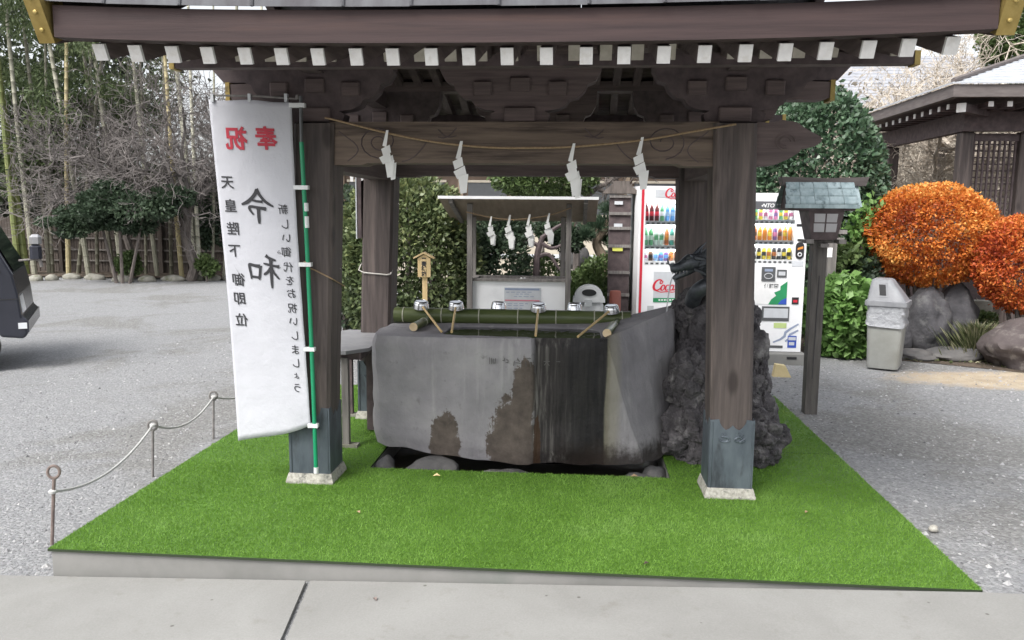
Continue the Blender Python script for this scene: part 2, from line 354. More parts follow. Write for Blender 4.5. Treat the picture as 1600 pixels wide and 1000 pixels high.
def basin_mat():
    m, nt, b = newmat('hewn_wet_stone'); v = coords(nt, (1, 1, 1), False)
    sep = nd(nt, 'ShaderNodeSeparateXYZ'); nt.links.new(v, sep.inputs[0]); X, Y, Z = sep.outputs
    n1 = noise_n(nt, v, 3, 6, .6); n2 = noise_n(nt, v, 14, 6, .65)
    mp = nd(nt, 'ShaderNodeMapping'); mp.inputs['Scale'].default_value = (14, 14, .8); nt.links.new(v, mp.inputs[0])
    st = noise_n(nt, mp.outputs[0], 1.0, 6, .65)                     # upright streaks
    mp2 = nd(nt, 'ShaderNodeMapping'); mp2.inputs['Scale'].default_value = (34, 34, 1.2); nt.links.new(v, mp2.inputs[0])
    st2 = noise_n(nt, mp2.outputs[0], 1.0, 4, .6)
    c = ramp(nt, n1, [(.25, (.165, .158, .172)), (.5, (.235, .226, .24)), (.75, (.305, .296, .304))])
    c = mixc(nt, mathn(nt, 'MULTIPLY', smooth(nt, st, .52, .72), .45), c, (.37, .365, .36))
    c = mixc(nt, mathn(nt, 'MULTIPLY', smooth(nt, n2, .6, .75), .5), c, (.10, .095, .095))
    n3 = noise_n(nt, v, 45, 5, .7); nz = mathn(nt, 'ADD', mathn(nt, 'MULTIPLY', mathn(nt, 'SUBTRACT', n2, .5), .24), mathn(nt, 'ADD', mathn(nt, 'MULTIPLY', mathn(nt, 'SUBTRACT', st2, .5), .16), mathn(nt, 'MULTIPLY', mathn(nt, 'SUBTRACT', n3, .5), .12)))
    def blob(cx, cz, rx, rz):
        a = mathn(nt, 'DIVIDE', mathn(nt, 'SUBTRACT', X, cx), rx); e = mathn(nt, 'DIVIDE', mathn(nt, 'SUBTRACT', Z, cz), rz)
        d = mathn(nt, 'SQRT', mathn(nt, 'ADD', mathn(nt, 'MULTIPLY', a, a), mathn(nt, 'MULTIPLY', e, e)))
        return smooth(nt, mathn(nt, 'ADD', d, mathn(nt, 'MULTIPLY', nz, 4)), 1.06, .95)
    # front face only (object origin is at the basin centre, front is -Y)
    front = smooth(nt, Y, -.10, -.26)
    brown = mathn(nt, 'MAXIMUM', blob(-.30, .12, .095, .20), blob(.13, .10, .15, .36))
    brown = mathn(nt, 'MAXIMUM', brown, blob(.195, .46, .075, .22))
    brown = mathn(nt, 'MULTIPLY', brown, front)
    c = mixc(nt, brown, c, ramp(nt, n2, [(.3, (.062, .050, .044)), (.7, (.125, .103, .088))]))
    # overflow: wet dark water marks in a band with upright streaks
    wx = mathn(nt, 'ADD', X, mathn(nt, 'MULTIPLY', mathn(nt, 'SUBTRACT', st, .5), .05))
    band = mathn(nt, 'MULTIPLY', smooth(nt, wx, .235, .268), smooth(nt, wx, .74, .69))
    band = mathn(nt, 'MULTIPLY', band, smooth(nt, Y, -.14, -.28))
    wet = mathn(nt, 'MULTIPLY', band, mathn(nt, 'ADD', mathn(nt, 'MULTIPLY', smooth(nt, wx, .36, .50), .6), .40))
    wetc = ramp(nt, st2, [(.34, (.010, .009, .009)), (.52, (.030, .027, .026)), (.64, (.085, .08, .074)), (.80, (.30, .29, .28))])
    deep = ramp(nt, st2, [(.4, (.006, .006, .007)), (.78, (.026, .024, .023))])
    wetc = mixc(nt, smooth(nt, wx, .40, .52), wetc, deep)
    c = mixc(nt, mathn(nt, 'MULTIPLY', band, .95), c, wetc)
    rust = mathn(nt, 'MULTIPLY', blob(.275, .10, .022, .22), front)
    c = mixc(nt, mathn(nt, 'MULTIPLY', rust, .75), c, (.05, .027, .014))
    moss = mathn(nt, 'MULTIPLY', smooth(nt, wx, .685, .70), smooth(nt, wx, .80, .74))
    moss = mathn(nt, 'MULTIPLY', moss, smooth(nt, Y, -.12, -.26)); c = mixc(nt, mathn(nt, 'MULTIPLY', moss, .6), c, (.22, .205, .155))
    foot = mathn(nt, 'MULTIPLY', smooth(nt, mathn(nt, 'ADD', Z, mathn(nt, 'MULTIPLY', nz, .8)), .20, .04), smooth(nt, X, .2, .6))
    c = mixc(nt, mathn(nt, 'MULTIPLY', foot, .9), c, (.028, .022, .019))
    nt.links.new(c, b.inputs['Base Color'])
    r = mathn(nt, 'SUBTRACT', .85, mathn(nt, 'MULTIPLY', wet, .38)); nt.links.new(r, b.inputs['Roughness'])
    nt.links.new(mathn(nt, 'SUBTRACT', .35, mathn(nt, 'MULTIPLY', band, .22)), b.inputs['Specular IOR Level'])
    bump(nt, b, mathn(nt, 'ADD', mathn(nt, 'ADD', n2, st), n1), .6, .014); return m
M['basin'] = basin_mat()

L = {}
L['hedge'] = leafmat('hedge_leaves', [(.05, .075, .035), (.11, .15, .065), (.20, .24, .105), (.34, .36, .15)], .45, .5)
L['dark'] = leafmat('dark_evergreen_leaves', [(.028, .045, .028), (.052, .082, .048), (.09, .13, .075)], .5, .4)
L['bamboo'] = leafmat('bamboo_leaves', [(.05, .075, .035), (.10, .135, .06), (.16, .19, .09)], .55, .3, .35)
L['camellia'] = leafmat('camellia_leaves', [(.030, .062, .036), (.06, .115, .06), (.13, .20, .12)], .38, .7, .15)
L['hydrangea'] = leafmat('light_green_leaves', [(.10, .20, .05), (.18, .33, .09), (.30, .46, .18)], .5, .4, .3)
L['orange'] = leafmat('orange_autumn_leaves', [(.28, .055, .022), (.56, .15, .030), (.72, .26, .05), (.82, .46, .13)], .5, .3, .3)
L['redorange'] = leafmat('red_autumn_leaves', [(.22, .038, .022), (.48, .09, .030), (.63, .17, .04), (.74, .32, .08)], .5, .3, .3)
L['pine'] = leafmat('pine_needles', [(.03, .055, .035), (.06, .10, .06), (.10, .15, .085)], .6, .3)
L['bush'] = leafmat('mid_green_leaves', [(.05, .08, .03), (.095, .145, .05), (.16, .22, .08)], .5, .4)
L['grassy'] = leafmat('dry_grass', [(.05, .07, .025), (.12, .14, .06), (.32, .30, .20)], .6, .3)
L['wood'] = leafmat('woodland_leaves', [(.030, .038, .028), (.055, .066, .044), (.085, .10, .062)], .6, .25)

# ---------------------------------------------------------------- foliage
def fast_mesh(name, verts, nper, mat, tone=None):
    n = len(verts)//nper; me = bpy.data.meshes.new(name)
    me.vertices.add(len(verts)); me.vertices.foreach_set('co', np.ascontiguousarray(verts, dtype=np.float32).ravel())
    me.loops.add(len(verts)); me.loops.foreach_set('vertex_index', np.arange(len(verts), dtype=np.int32))
    me.polygons.add(n); me.polygons.foreach_set('loop_start', np.arange(n, dtype=np.int32)*nper)
    if tone is not None:
        a = me.attributes.new('tone', 'FLOAT', 'FACE'); a.data.foreach_set('value', tone.astype(np.float32))
    me.materials.append(mat); me.update(calc_edges=True); return me
def leaf_verts(p, d, L_, W, fold=.25):
    n = len(p); d = d/np.maximum(np.linalg.norm(d, axis=1, keepdims=True), 1e-6)
    r = rng.normal(size=(n, 3)); b = np.cross(d, r); b /= np.maximum(np.linalg.norm(b, axis=1, keepdims=True), 1e-6)
    k = np.cross(b, d)
    L_ = np.broadcast_to(L_, (n,))[:, None]*rng.uniform(.7, 1.25, (n, 1)); W = np.broadcast_to(W, (n,))[:, None]
    q = np.empty((n, 4, 3))
    q[:, 0] = p-d*L_*.5; q[:, 2] = p+d*L_*.5
    q[:, 1] = p+b*W*.5+k*W*fold+d*L_*.05; q[:, 3] = p-b*W*.5+k*W*fold+d*L_*.05
    return q.reshape(-1, 3)
def leaves(name, p, d, L_, W, mat, parent=None, tone=None, fold=.25):
    if tone is None: tone = np.clip(rng.normal(.5, .22, len(p)), 0, 1)
    me = fast_mesh(name, leaf_verts(p, d, L_, W, fold)-np.array(wloc(parent) if parent else (0, 0, 0)), 4, mat, np.clip(tone, 0, 1))
    return link(bpy.data.objects.new(name, me), parent)
def lumps(c, r, n, k, spread=.35, lump=.33, zmin=None):
    "points in k lumps scattered over an ellipsoid"
    c = np.array(c); r = np.array(r, float)
    d = rng.normal(size=(k, 3)); d /= np.linalg.norm(d, axis=1, keepdims=True)
    cen = c+d*r*rng.uniform(1-spread, 1.0, (k, 1))*(1-lump*.6)
    i = rng.integers(0, k, n); e = rng.normal(size=(n, 3)); e /= np.linalg.norm(e, axis=1, keepdims=True)
    e *= (rng.uniform(.35, 1, (n, 1))**.5)
    sz = rng.uniform(.7, 1.3, (k, 1))
    p = cen[i]+e*r*lump*sz[i]
    t = rng.normal(.5, .12, k)[i]+rng.normal(0, .14, n)
    o = e+.4*(p-c)/r+rng.normal(0, .6, (n, 3))
    if zmin is not None: m = p[:, 2] > zmin; p, o, t = p[m], o[m], t[m]
    return p, o, t
def shell(c, r, n, depth=.12, rough=.05, zmin=None):
    c = np.array(c); r = np.array(r, float); d = rng.normal(size=(n, 3)); d /= np.linalg.norm(d, axis=1, keepdims=True)
    bumpy = np.array([noise.noise(Vector(x)*3.1) for x in d])*rough+np.array([noise.noise(Vector(x)*8)for x in d])*rough*.6
    rad = 1+bumpy-np.abs(rng.normal(0, depth, n))
    p = c+d*r*rad[:, None]; t = .5+bumpy/rough*.22+rng.normal(0, .2, n)
    o = d+rng.normal(0, .75, (n, 3))
    if zmin is not None: m = p[:, 2] > zmin; p, o, t = p[m], o[m], t[m]
    return p, o, t
def rock_mb(c, r, seed=0, sub=4, amp=.22, f=1.3, ridge=False, flat=None):
    import bmesh
    bm = bmesh.new(); bmesh.ops.create_icosphere(bm, subdivisions=sub, radius=1)
    off = Vector((seed*7.3, seed*3.1, seed*5.7)); mb = MB()
    for w in bm.verts:
        q = w.co.copy(); n1 = noise.fractal(q*f+off, 1, 2, 5)
        if ridge:
            vd = noise.voronoi(q*1.35+off); fac = min(vd[0][1]-vd[0][0], .5)
            n1 = n1*.55+.95*(fac-.2)+.46*(.3-abs(noise.noise(q*f*3.0+off)))+.22*(.25-abs(noise.noise(q*f*8+off)))-3.0*max(0, .09-fac)
        # blocky: pull towards facets
        cell = noise.voronoi(q*1.1+off)[0]; s = 1+amp*n1+amp*.5*(cell[1]-cell[0]-.4)
        p = Vector((q.x*r[0]*s, q.y*r[1]*s, q.z*r[2]*s))+Vector(c)
        if flat is not None and p.z < flat: p.z = flat
        w.co = p
    mb.add([w.co.copy() for w in bm.verts], [[l.vert.index for l in f_.loops] for f_ in bm.faces]); bm.free(); return mb
RMIN = [.003]
def branch_mb(mb, p, d, length, r, depth, nside=4, bend=.25, kids=4, droop=0.0, seg=5, ratio=.62, spread=.7):
    pts = [Vector(p)]; d = Vector(d).normalized(); rr = [r]
    for i in range(seg):
        d = (d+Vector(rng.normal(0, bend, 3))+Vector((0, 0, -droop))).normalized(); pts.append(pts[-1]+d*length/seg); rr.append(max(r*(1-(i+1)/seg*.6), RMIN[0]*.7))
    mb.tube(pts, rr, nside, cap=False)
    if depth > 0:
        for k in range(kids):
            j = rng.integers(1, seg+1); a = pts[j]; t = (pts[j]-pts[j-1]).normalized()
            nd_ = (t+Vector(rng.normal(0, spread, 3))).normalized()
            branch_mb(mb, a, nd_, length*ratio*rng.uniform(.75, 1.2), max(rr[j]*.6, RMIN[0]), depth-1, 3 if depth < 3 else nside, bend, kids, droop, seg, ratio, spread)

# ---------------------------------------------------------------- text
def text_geo(body, size=1.0, shear=0.0, bold=0.0, align='CENTER'):
    cu = bpy.data.curves.new('lettering', 'FONT'); cu.body = body; cu.size = size; cu.align_x = align; cu.align_y = 'CENTER'
    cu.shear = shear; cu.offset = bold; cu.resolution_u = 3
    o = bpy.data.objects.new('lettering', cu); COL.objects.link(o)
    dg = bpy.context.evaluated_depsgraph_get(); me = bpy.data.meshes.new_from_object(o.evaluated_get(dg))
    vs = [tuple(w.co) for w in me.vertices]; fs = [tuple(p.vertices) for p in me.polygons]
    bpy.data.objects.remove(o); bpy.data.curves.remove(cu); bpy.data.meshes.remove(me)
    if vs:
        a = np.array(vs); lo, hi = a.min(0), a.max(0)
        vs = [(x-(lo[0]+hi[0])/2, y-(lo[1]+hi[1])/2) for x, y, _ in vs]
    return vs, fs
def ribbon(pts, w, n0=None):
    "flat stroke through 2D points"
    P = [Vector((p[0], p[1])) for p in pts]; vs = []; m = len(P)
    for i in range(m):
        t = (P[min(i+1, m-1)]-P[max(i-1, 0)]).normalized(); n = Vector((-t.y, t.x))
        wi = w*(.45+.55*math.sin(PI*(i+.6)/(m+.2)))*(1.0+.5*abs(t.y))
        vs += [tuple(P[i]+n*wi/2), tuple(P[i]-n*wi/2)]
    return vs, [(2*i, 2*i+1, 2*i+3, 2*i+2) for i in range(m-1)]
def arc(cx, cy, rx, ry, a0, a1, n=14):
    return [(cx+rx*math.cos(math.radians(a0+(a1-a0)*k/n)), cy+ry*math.sin(math.radians(a0+(a1-a0)*k/n))) for k in range(n+1)]
def script_logo():
    "flowing script logo, unit height 1, about 3.3 wide"
    S = []
    def C(x):
        S.append((arc(x+.42, .52, .40, .50, 40, 330, 18), .15)); S.append((arc(x+.66, .80, .13, .16, 100, 400, 10), .09))
    def O(x): S.append((arc(x+.17, .27, .16, .25, 0, 360, 14), .11))
    C(0); O(.78); S.append((arc(1.38, .27, .17, .25, 50, 320, 12), .11)); O(1.62); S.append(([(1.97, .50), (1.96, .2), (2.0, .04), (2.1, .06), (2.22, .2)], .10))
    S.append(([(2.12, .33), (2.34, .36)], .09)); C(2.32); O(3.08); S.append(([(3.42, .1), (3.55, .7), (3.66, 1.0), (3.55, .95), (3.48, .5), (3.52, .06), (3.64, .1)], .09))
    O(3.68); S.append(([(4.03, .5), (4.02, .2), (4.06, .04), (4.18, .1)], .10)); S.append(([(.35, -.02), (.9, -.16), (1.5, -.10), (2.0, -.16), (2.3, -.10)], .09))
    vs = []; fs = []
    for p, w in S:
        v, f = ribbon(p, w); n = len(vs); vs += v; fs += [tuple(i+n for i in q) for q in f]
    return [((x-2.1+.28*(y-.4)), y-.42) for x, y in vs], fs
def smoothpath(P, n=6):
    P = [Vector(p) for p in P]; out = []
    for i in range(len(P)-1):
        a, b_, c, d = P[max(i-1, 0)], P[i], P[i+1], P[min(i+2, len(P)-1)]
        for k in range(n):
            t = k/n; out.append(.5*((2*b_)+(-a+c)*t+(2*a-5*b_+4*c-d)*t*t+(-a+3*b_-3*c+d)*t**3))
    return out+[P[-1]]
BRUSH = {
 '令': [([(.02, .50), (-.10, .30), (-.28, .12), (-.50, .0)], .105), ([(-.02, .47), (.12, .28), (.30, .12), (.50, .03)], .125), ([(-.17, .13), (0, .14), (.18, .17)], .085), ([(-.27, -.08), (-.05, -.05), (.20, -.02), (.26, -.05), (.23, -.14), (.13, -.26)], .095), ([(-.03, -.07), (-.03, -.28), (-.04, -.52)], .12)],
 '和': [([(-.08, .48), (-.20, .40), (-.40, .34)], .10), ([(-.50, .16), (-.25, .19), (0, .24)], .09), ([(-.24, .38), (-.24, 0), (-.25, -.50)], .115), ([(-.25, .14), (-.34, -.04), (-.50, -.22)], .085), ([(-.22, .10), (-.12, -.02), (.0, -.10)], .10), ([(.10, .17), (.12, -.04), (.15, -.27)], .10), ([(.11, .14), (.28, .16), (.44, .19), (.45, .12), (.42, -.06), (.40, -.25)], .10), ([(.15, -.20), (.28, -.18), (.41, -.17)], .085)]}
def brush_geo(ch):
    vs = []; fs = []
    for P, w in BRUSH[ch]:
        P = [Vector((p[0], p[1], 0)) for p in P]; Q = smoothpath(P, 5); m = len(Q)
        for i in range(m):
            t = (Q[min(i+1, m-1)]-Q[max(i-1, 0)]).normalized(); n = Vector((-t.y, t.x, 0)); f = i/(m-1)
            wi = w*(.75+.45*math.exp(-(f/.16)**2)+.12*math.sin(f*PI)-.55*max(0, f-.75)*2.2); vs += [tuple((Q[i]+n*wi/2).xy), tuple((Q[i]-n*wi/2).xy)]
        b0 = len(vs)-2*m; fs += [(b0+2*i, b0+2*i+1, b0+2*i+3, b0+2*i+2) for i in range(m-1)]
    return vs, fs
def flat_on(mb, geo, origin, ex, ez, s=1.0, off=(0, 0, 0)):
    "lay 2D geometry on a plane spanned by ex, ez"
    vs, fs = geo; o = Vector(origin)+Vector(off); ex = Vector(ex); ez = Vector(ez)
    mb.add([o+ex*(x*s)+ez*(y*s) for x, y in vs], fs); return mb

# ================================================================ SETTING
# gravel sheet with an opening where the platform stands
def grid_sheet(xs, ys, zf, skip=None):
    mb = MB(); nx = len(xs)
    mb.add([(x, y, zf(x, y)) for y in ys for x in xs], [(j*nx+i, j*nx+i+1, (j+1)*nx+i+1, (j+1)*nx+i) for j in range(len(ys)-1) for i in range(nx-1)
            if not (skip and skip((xs[i]+xs[i+1])/2, (ys[j]+ys[j+1])/2))])
    return mb
PX0, PX1, PY0, PY1, PYS = -2.40, 1.72, 3.32, 6.92, 5.23
HX0, HX1, HY0, HY1 = -1.235, .575, 4.63, 5.62
xs = [-120, -60, -30, -20, -12, -8, -5, -4, -3, PX0+.02, -1.6, -.8, 0, .8, PX1-.03, 1.75, 2.5, 4, 6, 8, 12, 20, 40, 120]
ys = [-12, -4, 0, 2, 3.0, PY0+.02, 4.6, 5.6, PY1-.03, 8, 9, 10, 12, 15, 20, 30, 60, 200]
ground = struct('gravel_ground', grid_sheet(xs, ys, lambda x, y: gz(x), lambda x, y: PX0 < x < PX1-.01 and PY0 < y < PY1-.02), M['gravel'])
# loose stones lying on the gravel nearest the camera
def pebbles():
    n = 16000; xy = np.empty((0, 2))
    while len(xy) < n:
        q = np.stack([rng.uniform(-5.5, 5.5, n*2), 3.3+8*rng.uniform(0, 1, n*2)**1.6], 1)
        k = ~((q[:, 0] > PX0-.02) & (q[:, 0] < PX1+.02) & (q[:, 1] < PY1)); xy = np.concatenate([xy, q[k]])
    xy = xy[:n]; s = rng.gamma(2.2, .0022, n)+.003; s = np.minimum(s, .022)
    z = np.array([gz(x) for x in xy[:, 0]])
    base = np.array([(1, 0, 0), (0, 1, 0), (-1, 0, 0), (0, -1, 0), (0, 0, .7)], float)
    tri = [(0, 1, 4), (1, 2, 4), (2, 3, 4), (3, 0, 4)]
    th = rng.uniform(0, 2*PI, n); V = np.empty((n, 5, 3)); jit = rng.uniform(.7, 1.25, (n, 5, 1))
    bb = base[None]*jit*s[:, None, None]
    V[:, :, 0] = bb[:, :, 0]*np.cos(th)[:, None]-bb[:, :, 1]*np.sin(th)[:, None]*.8+xy[:, :1]
    V[:, :, 1] = bb[:, :, 0]*np.sin(th)[:, None]+bb[:, :, 1]*np.cos(th)[:, None]*.8+xy[:, 1:]
    V[:, :, 2] = bb[:, :, 2]+z[:, None]+.0005
    W = V[:, [i for t in tri for i in t], :].reshape(-1, 3)
    tone = np.repeat(np.clip(rng.normal(.45, .25, n), 0, 1), 4)
    me = fast_mesh('loose_gravel', W, 3, leafmat('loose_gravel_stone', [(.11, .11, .115), (.23, .23, .235), (.33, .33, .335), (.46, .455, .45)], .9, .2, 0), tone)
    o = bpy.data.objects.new('loose_gravel', me); COL.objects.link(o); tag(o, 'loose grey gravel scattered over the yard', 'gravel', kind='stuff')
pebbles()
# concrete approach path in slabs with an open joint
pav = thing('pavement', None, None); tag(pav, kind='structure')
edges = [-9.0, -4.9, -1.17, 2.62, 6.5, 10]
for a, b_ in zip(edges[:-1], edges[1:]):
    mb = MB(); g = .011; skew = .035
    x0, x1 = a+g, b_-g
    xs_ = sorted([x0, x1]+[q for q in (-5, 1.7) if x0 < q < x1]); m = len(xs_)
    top = [(x, 3.305, gz(x)+.018) for x in xs_]+[(x+.9, -3, gz(x)+.018) for x in xs_]; bot = [(x, y, z-.1) for x, y, z in top]; k = 2*m
    mb.add(top+bot, [(i, m+i, m+i+1, i+1) for i in range(m-1)]+[(i, i+1, k+i+1, k+i) for i in range(m-1)]+[(0, k, k+m, m), (m-1, 2*m-1, k+2*m-1, k+m-1)])
    obj('slab', mb, M['slab'], pav)
mb = MB(); mb.add([(x, y, gz(x)-.012) for x, y in ((-9, 3.3), (10, 3.3), (10, -3), (-9, -3))], [(3, 2, 1, 0)]); obj('joint_bed', mb, M['soil'], pav)
# platform under the wash pavilion: concrete frame round the drain pit
mb = MB(); zt, zb = -.014, -.4
mb.bbox(PX0+.012, PX1-.01, PY0+.012, HY0, zb, zt); mb.bbox(PX0+.012, HX0, HY0, HY1, zb, zt); mb.bbox(HX1, PX1-.01, HY0, HY1, zb, zt); mb.bbox(PX0+.012, PX1-.01, HY1, PY1-.01, zb, zt)
platform = struct('platform', mb, M['concrete'])
mb = MB(); mb.bbox(HX0+.002, HX1-.002, HY0+.002, HY1-.002, -.30, -.13); struct('drain_pit', mb, nmat('wet_dark_silt', (.012, .010, .009), (.035, .028, .024), 6, rough=.5, bmp=.6, bscale=30))
# artificial turf laid in two sheets
def turf(rects, label):
    mb = MB()
    for x0, x1, y0, y1 in rects: mb.bbox(x0, x1, y0, y1, -.012, 0)
    t = obj('artificial_turf', mb, M['turf']); t.data.materials.append(M['turf_edge'])
    for q in t.data.polygons: q.material_index = 0 if q.normal.z > .5 else 1
    tag(t, label, 'artificial turf', kind='structure')
    P = []
    for x0, x1, y0, y1 in rects:
        n = int((x1-x0)*(y1-y0)*24000*(1.35 if y0 < 4.5 else .8)); P.append(np.stack([rng.uniform(x0, x1, n), rng.uniform(y0, y1, n)], 1))
    P = np.concatenate(P); n = len(P)
    h = rng.uniform(.006, .0135, n); a = rng.uniform(0, 2*PI, n); ln = rng.normal(0, .006, (n, 2))+np.array([.001, -.002])
    w = .0017
    big = np.array([noise.noise(Vector((x*1.7, y*1.7, 3)))+.6*noise.noise(Vector((x*7, y*7, 9))) for x, y in P])
    V = np.zeros((n, 3, 3)); V[:, 0, :2] = P+np.stack([np.cos(a), np.sin(a)], 1)*w; V[:, 1, :2] = P-np.stack([np.cos(a), np.sin(a)], 1)*w
    V[:, 2, :2] = P+ln; V[:, 2, 2] = h*(1+.2*big)
    tone = np.clip(.45+.50*big+rng.normal(0, .10, n), 0, 1)
    me = fast_mesh('grass_blades', V.reshape(-1, 3), 3, M['blade'], tone); o = bpy.data.objects.new('grass_blades', me); link(o, t); tag(o, kind='stuff')
turf([(PX0, PX1, PY0, HY0), (PX0, HX0, HY0, PYS-.004), (HX1, PX1, HY0, PYS-.004)], 'front sheet of bright green artificial turf between basin and concrete path')
turf([(PX0, HX0, PYS+.004, HY1), (HX1, PX1, PYS+.004, HY1), (PX0, PX1, HY1, PY1)], 'rear sheet of artificial turf behind the seam and basin')

# planting beds
mb = MB()
pts = [(2.6, 9.25), (3.3, 9.05), (3.9, 8.75), (4.6, 8.35), (6.5, 8.1), (12, 8), (12, 20), (2.4, 20), (2.4, 9.4)]
mb.add([(x, y, gz(x)+.006) for x, y in pts], [tuple(range(len(pts)))]); struct('garden_bed', mb, M['soil'])
mb = MB(); mb.add([(x, y, gz(-9)+.035) for x, y in ((-30, 19.6), (-5.2, 19.6), (-5.2, 30), (-30, 30))], [(0, 1, 2, 3)]); struct('grove_bed', mb, M['soil'])

# ================================================================ WASH PAVILION
YF, YR = 4.44, 5.89; XL, XR, XC = -1.51, .87, -.32; HW = .112
pavl = thing('wash_pavilion', 'dark timber wash pavilion with white rafter ends over the stone basin', 'pavilion', (XC, 5.165, 0))
def pillar(px, py, lean, mat):
    def sec(z): return px+lean*z/1.8
    def ring(z, hw, b): return [(sec(z)+x, py+y, z) for x, y in ((-hw+b, -hw), (hw-b, -hw), (hw, -hw+b), (hw, hw-b), (hw-b, hw), (-hw+b, hw), (-hw, hw-b), (-hw, -hw+b))]
    mb = MB(); zs = [.06, .5, 1, 1.5, 2.02]
    for z in zs: mb.add(ring(z, HW, .018), [])
    fs = [(i*8+k, i*8+(k+1) % 8, (i+1)*8+(k+1) % 8, (i+1)*8+k) for i in range(4) for k in range(8)]
    mb.f += fs; mb.f += [tuple(range(32, 40))]
    p = obj('pillar', mb, mat, pavl)
    # copper sleeve: four plates with a cusped top edge and raised cloud curls
    mb = MB(); sx = sec(.25); hw = HW+.007
    def cusp(w):
        top = [(-w, .44), (-w*.62, .445), (-w*.58, .425), (-w*.48, .405), (-w*.30, .385), (-w*.14, .395), (0, .412), (w*.14, .395), (w*.30, .385), (w*.48, .405), (w*.58, .425), (w*.62, .445), (w, .44)]
        return [(w, .058), ]+top[::-1]+[(-w, .058)]
    for sgn in (-1, 1):
        mb.prism([(sx+x, z) for x, z in cusp(hw)], py+sgn*hw-.003*(sgn > 0), py+sgn*hw+.003*(sgn < 0)+(.0 if sgn < 0 else .0), 'y')
        mb.prism([(py+x, z) for x, z in cusp(hw-.004)], sx+sgn*hw-.003, sx+sgn*hw, 'x')
    for kx in (-1, 1):                                      # corner beads
        mb.tube([(sx+kx*(hw-.012), py-hw-.002, .06), (sx+kx*(hw-.012), py-hw-.002, .43)], .004, 5)
        c = (sx+kx*.045, py-hw-.003)
        mb.tube([(c[0]+kx*x, c[1], .335+z) for x, z in arc(.0, .0, .024, .016, 60, 380, 12)+arc(-.012, -.002, .020, .013, 300, 30, 8)], .0042, 5)
        mb.tube([(c[0]+kx*x, c[1], .372+z) for x, z in arc(.0, .0, .012, .012, 160, 330, 8)], .004, 5)
    obj('copper_sleeve', mb, M['copper'], p)
    mb = MB(); a, b_ = HW+.013, HW+.026
    o8 = lambda w, z: [(sx+x, py+y, z) for x, y in ((-w, -w), (w, -w), (w, w), (-w, w))]
    mb.add(o8(b_, -.012)+o8(b_, .012)+o8(a, .058), [(0, 1, 5, 4), (1, 2, 6, 5), (2, 3, 7, 6), (3, 0, 4, 7), (4, 5, 9, 8), (5, 6, 10, 9), (6, 7, 11, 10), (7, 4, 8, 11), (8, 9, 10, 11)])
    obj('stone_plinth', mb, M['plinth'], p)
for px, ln in ((XL, .065), (XR, -.055)):
    for py in (YF, YR): pillar(px, py, ln, M['wood_v'])
# tie beams front and rear, with noses past the pillars
def nose(sg, x0, y, th):
    P = [(0, 2.03), (.06, 2.025), (.13, 2.04), (.20, 2.03), (.27, 1.985), (.33, 1.955), (.335, 1.93), (.30, 1.905), (.235, 1.895), (.225, 1.875), (.17, 1.84), (.10, 1.81), (0, 1.80)]
    mb = MB(); mb.prism([(x0+sg*x, z) for x, z in P], y-th/2, y+th/2, 'y')
    for a0, rr in ((0, .05), (0, .03)): mb.tube([(x0+sg*(.15+x), y-th/2-.001, 1.93+z) for x, z in arc(0, 0, rr, rr*.8, a0, 280, 12)], .005, 4)
    obj('beam_nose', mb, M['wood_x'], pavl)
for py, mat in ((YF, M['wood_beam']), (YR, M['wood_x'])):
    mb = MB(); x0, x1 = XL+.06+HW-.02, XR-.05-HW+.02
    P = [(x0, 1.80), (x0+.18, 1.80), (x0+.21, 1.812), (x1-.21, 1.812), (x1-.18, 1.80), (x1, 1.80), (x1, 2.03), (x0, 2.03)]
    mb.prism(P, py-.085, py+.085, 'y'); tb = obj('tie_beam', mb, mat, pavl)
    if py == YF:
        mb = MB(); yy = py-.0855
        for sg, xx in ((1, x0), (-1, x1)):
            sp = [(xx+sg*(.28+(.02+.095*k/26)*math.cos(k*.42)), yy, 1.925+(.015+.075*k/26)*math.sin(k*.42)) for k in range(27)]
            mb.tube(sp, .0035, 4); mb.tube([(xx+sg*(.10+.06*math.sin(k*.5)), yy, 1.82+.16*k/8) for k in range(9)], .0035, 4)
            for q in (-1, 1): mb.tube([(xx+sg*(.60+.01*k), yy, 1.97+q*.004*(k-5)-.02*math.sin(k*.35)) for k in range(11)], .0035, 4)
            mb.tube([(xx+sg*(.40+.02*k), yy, 1.82+.0022*k*k) for k in range(8)], .0035, 4)
        tag(obj('beam_carving', mb, M['wood_dark'], tb), kind='stuff')
    nose(1, XR-.055+HW-.004, py, .15); nose(-1, XL+.065-HW+.004, py, .15)
for px in (XL+.065, XR-.055):
    mb = MB(); mb.bbox(px-.075, px+.075, YF+HW-.01, YR-HW+.01, 1.78, 2.0); obj('side_beam', mb, M['wood_y'], pavl)
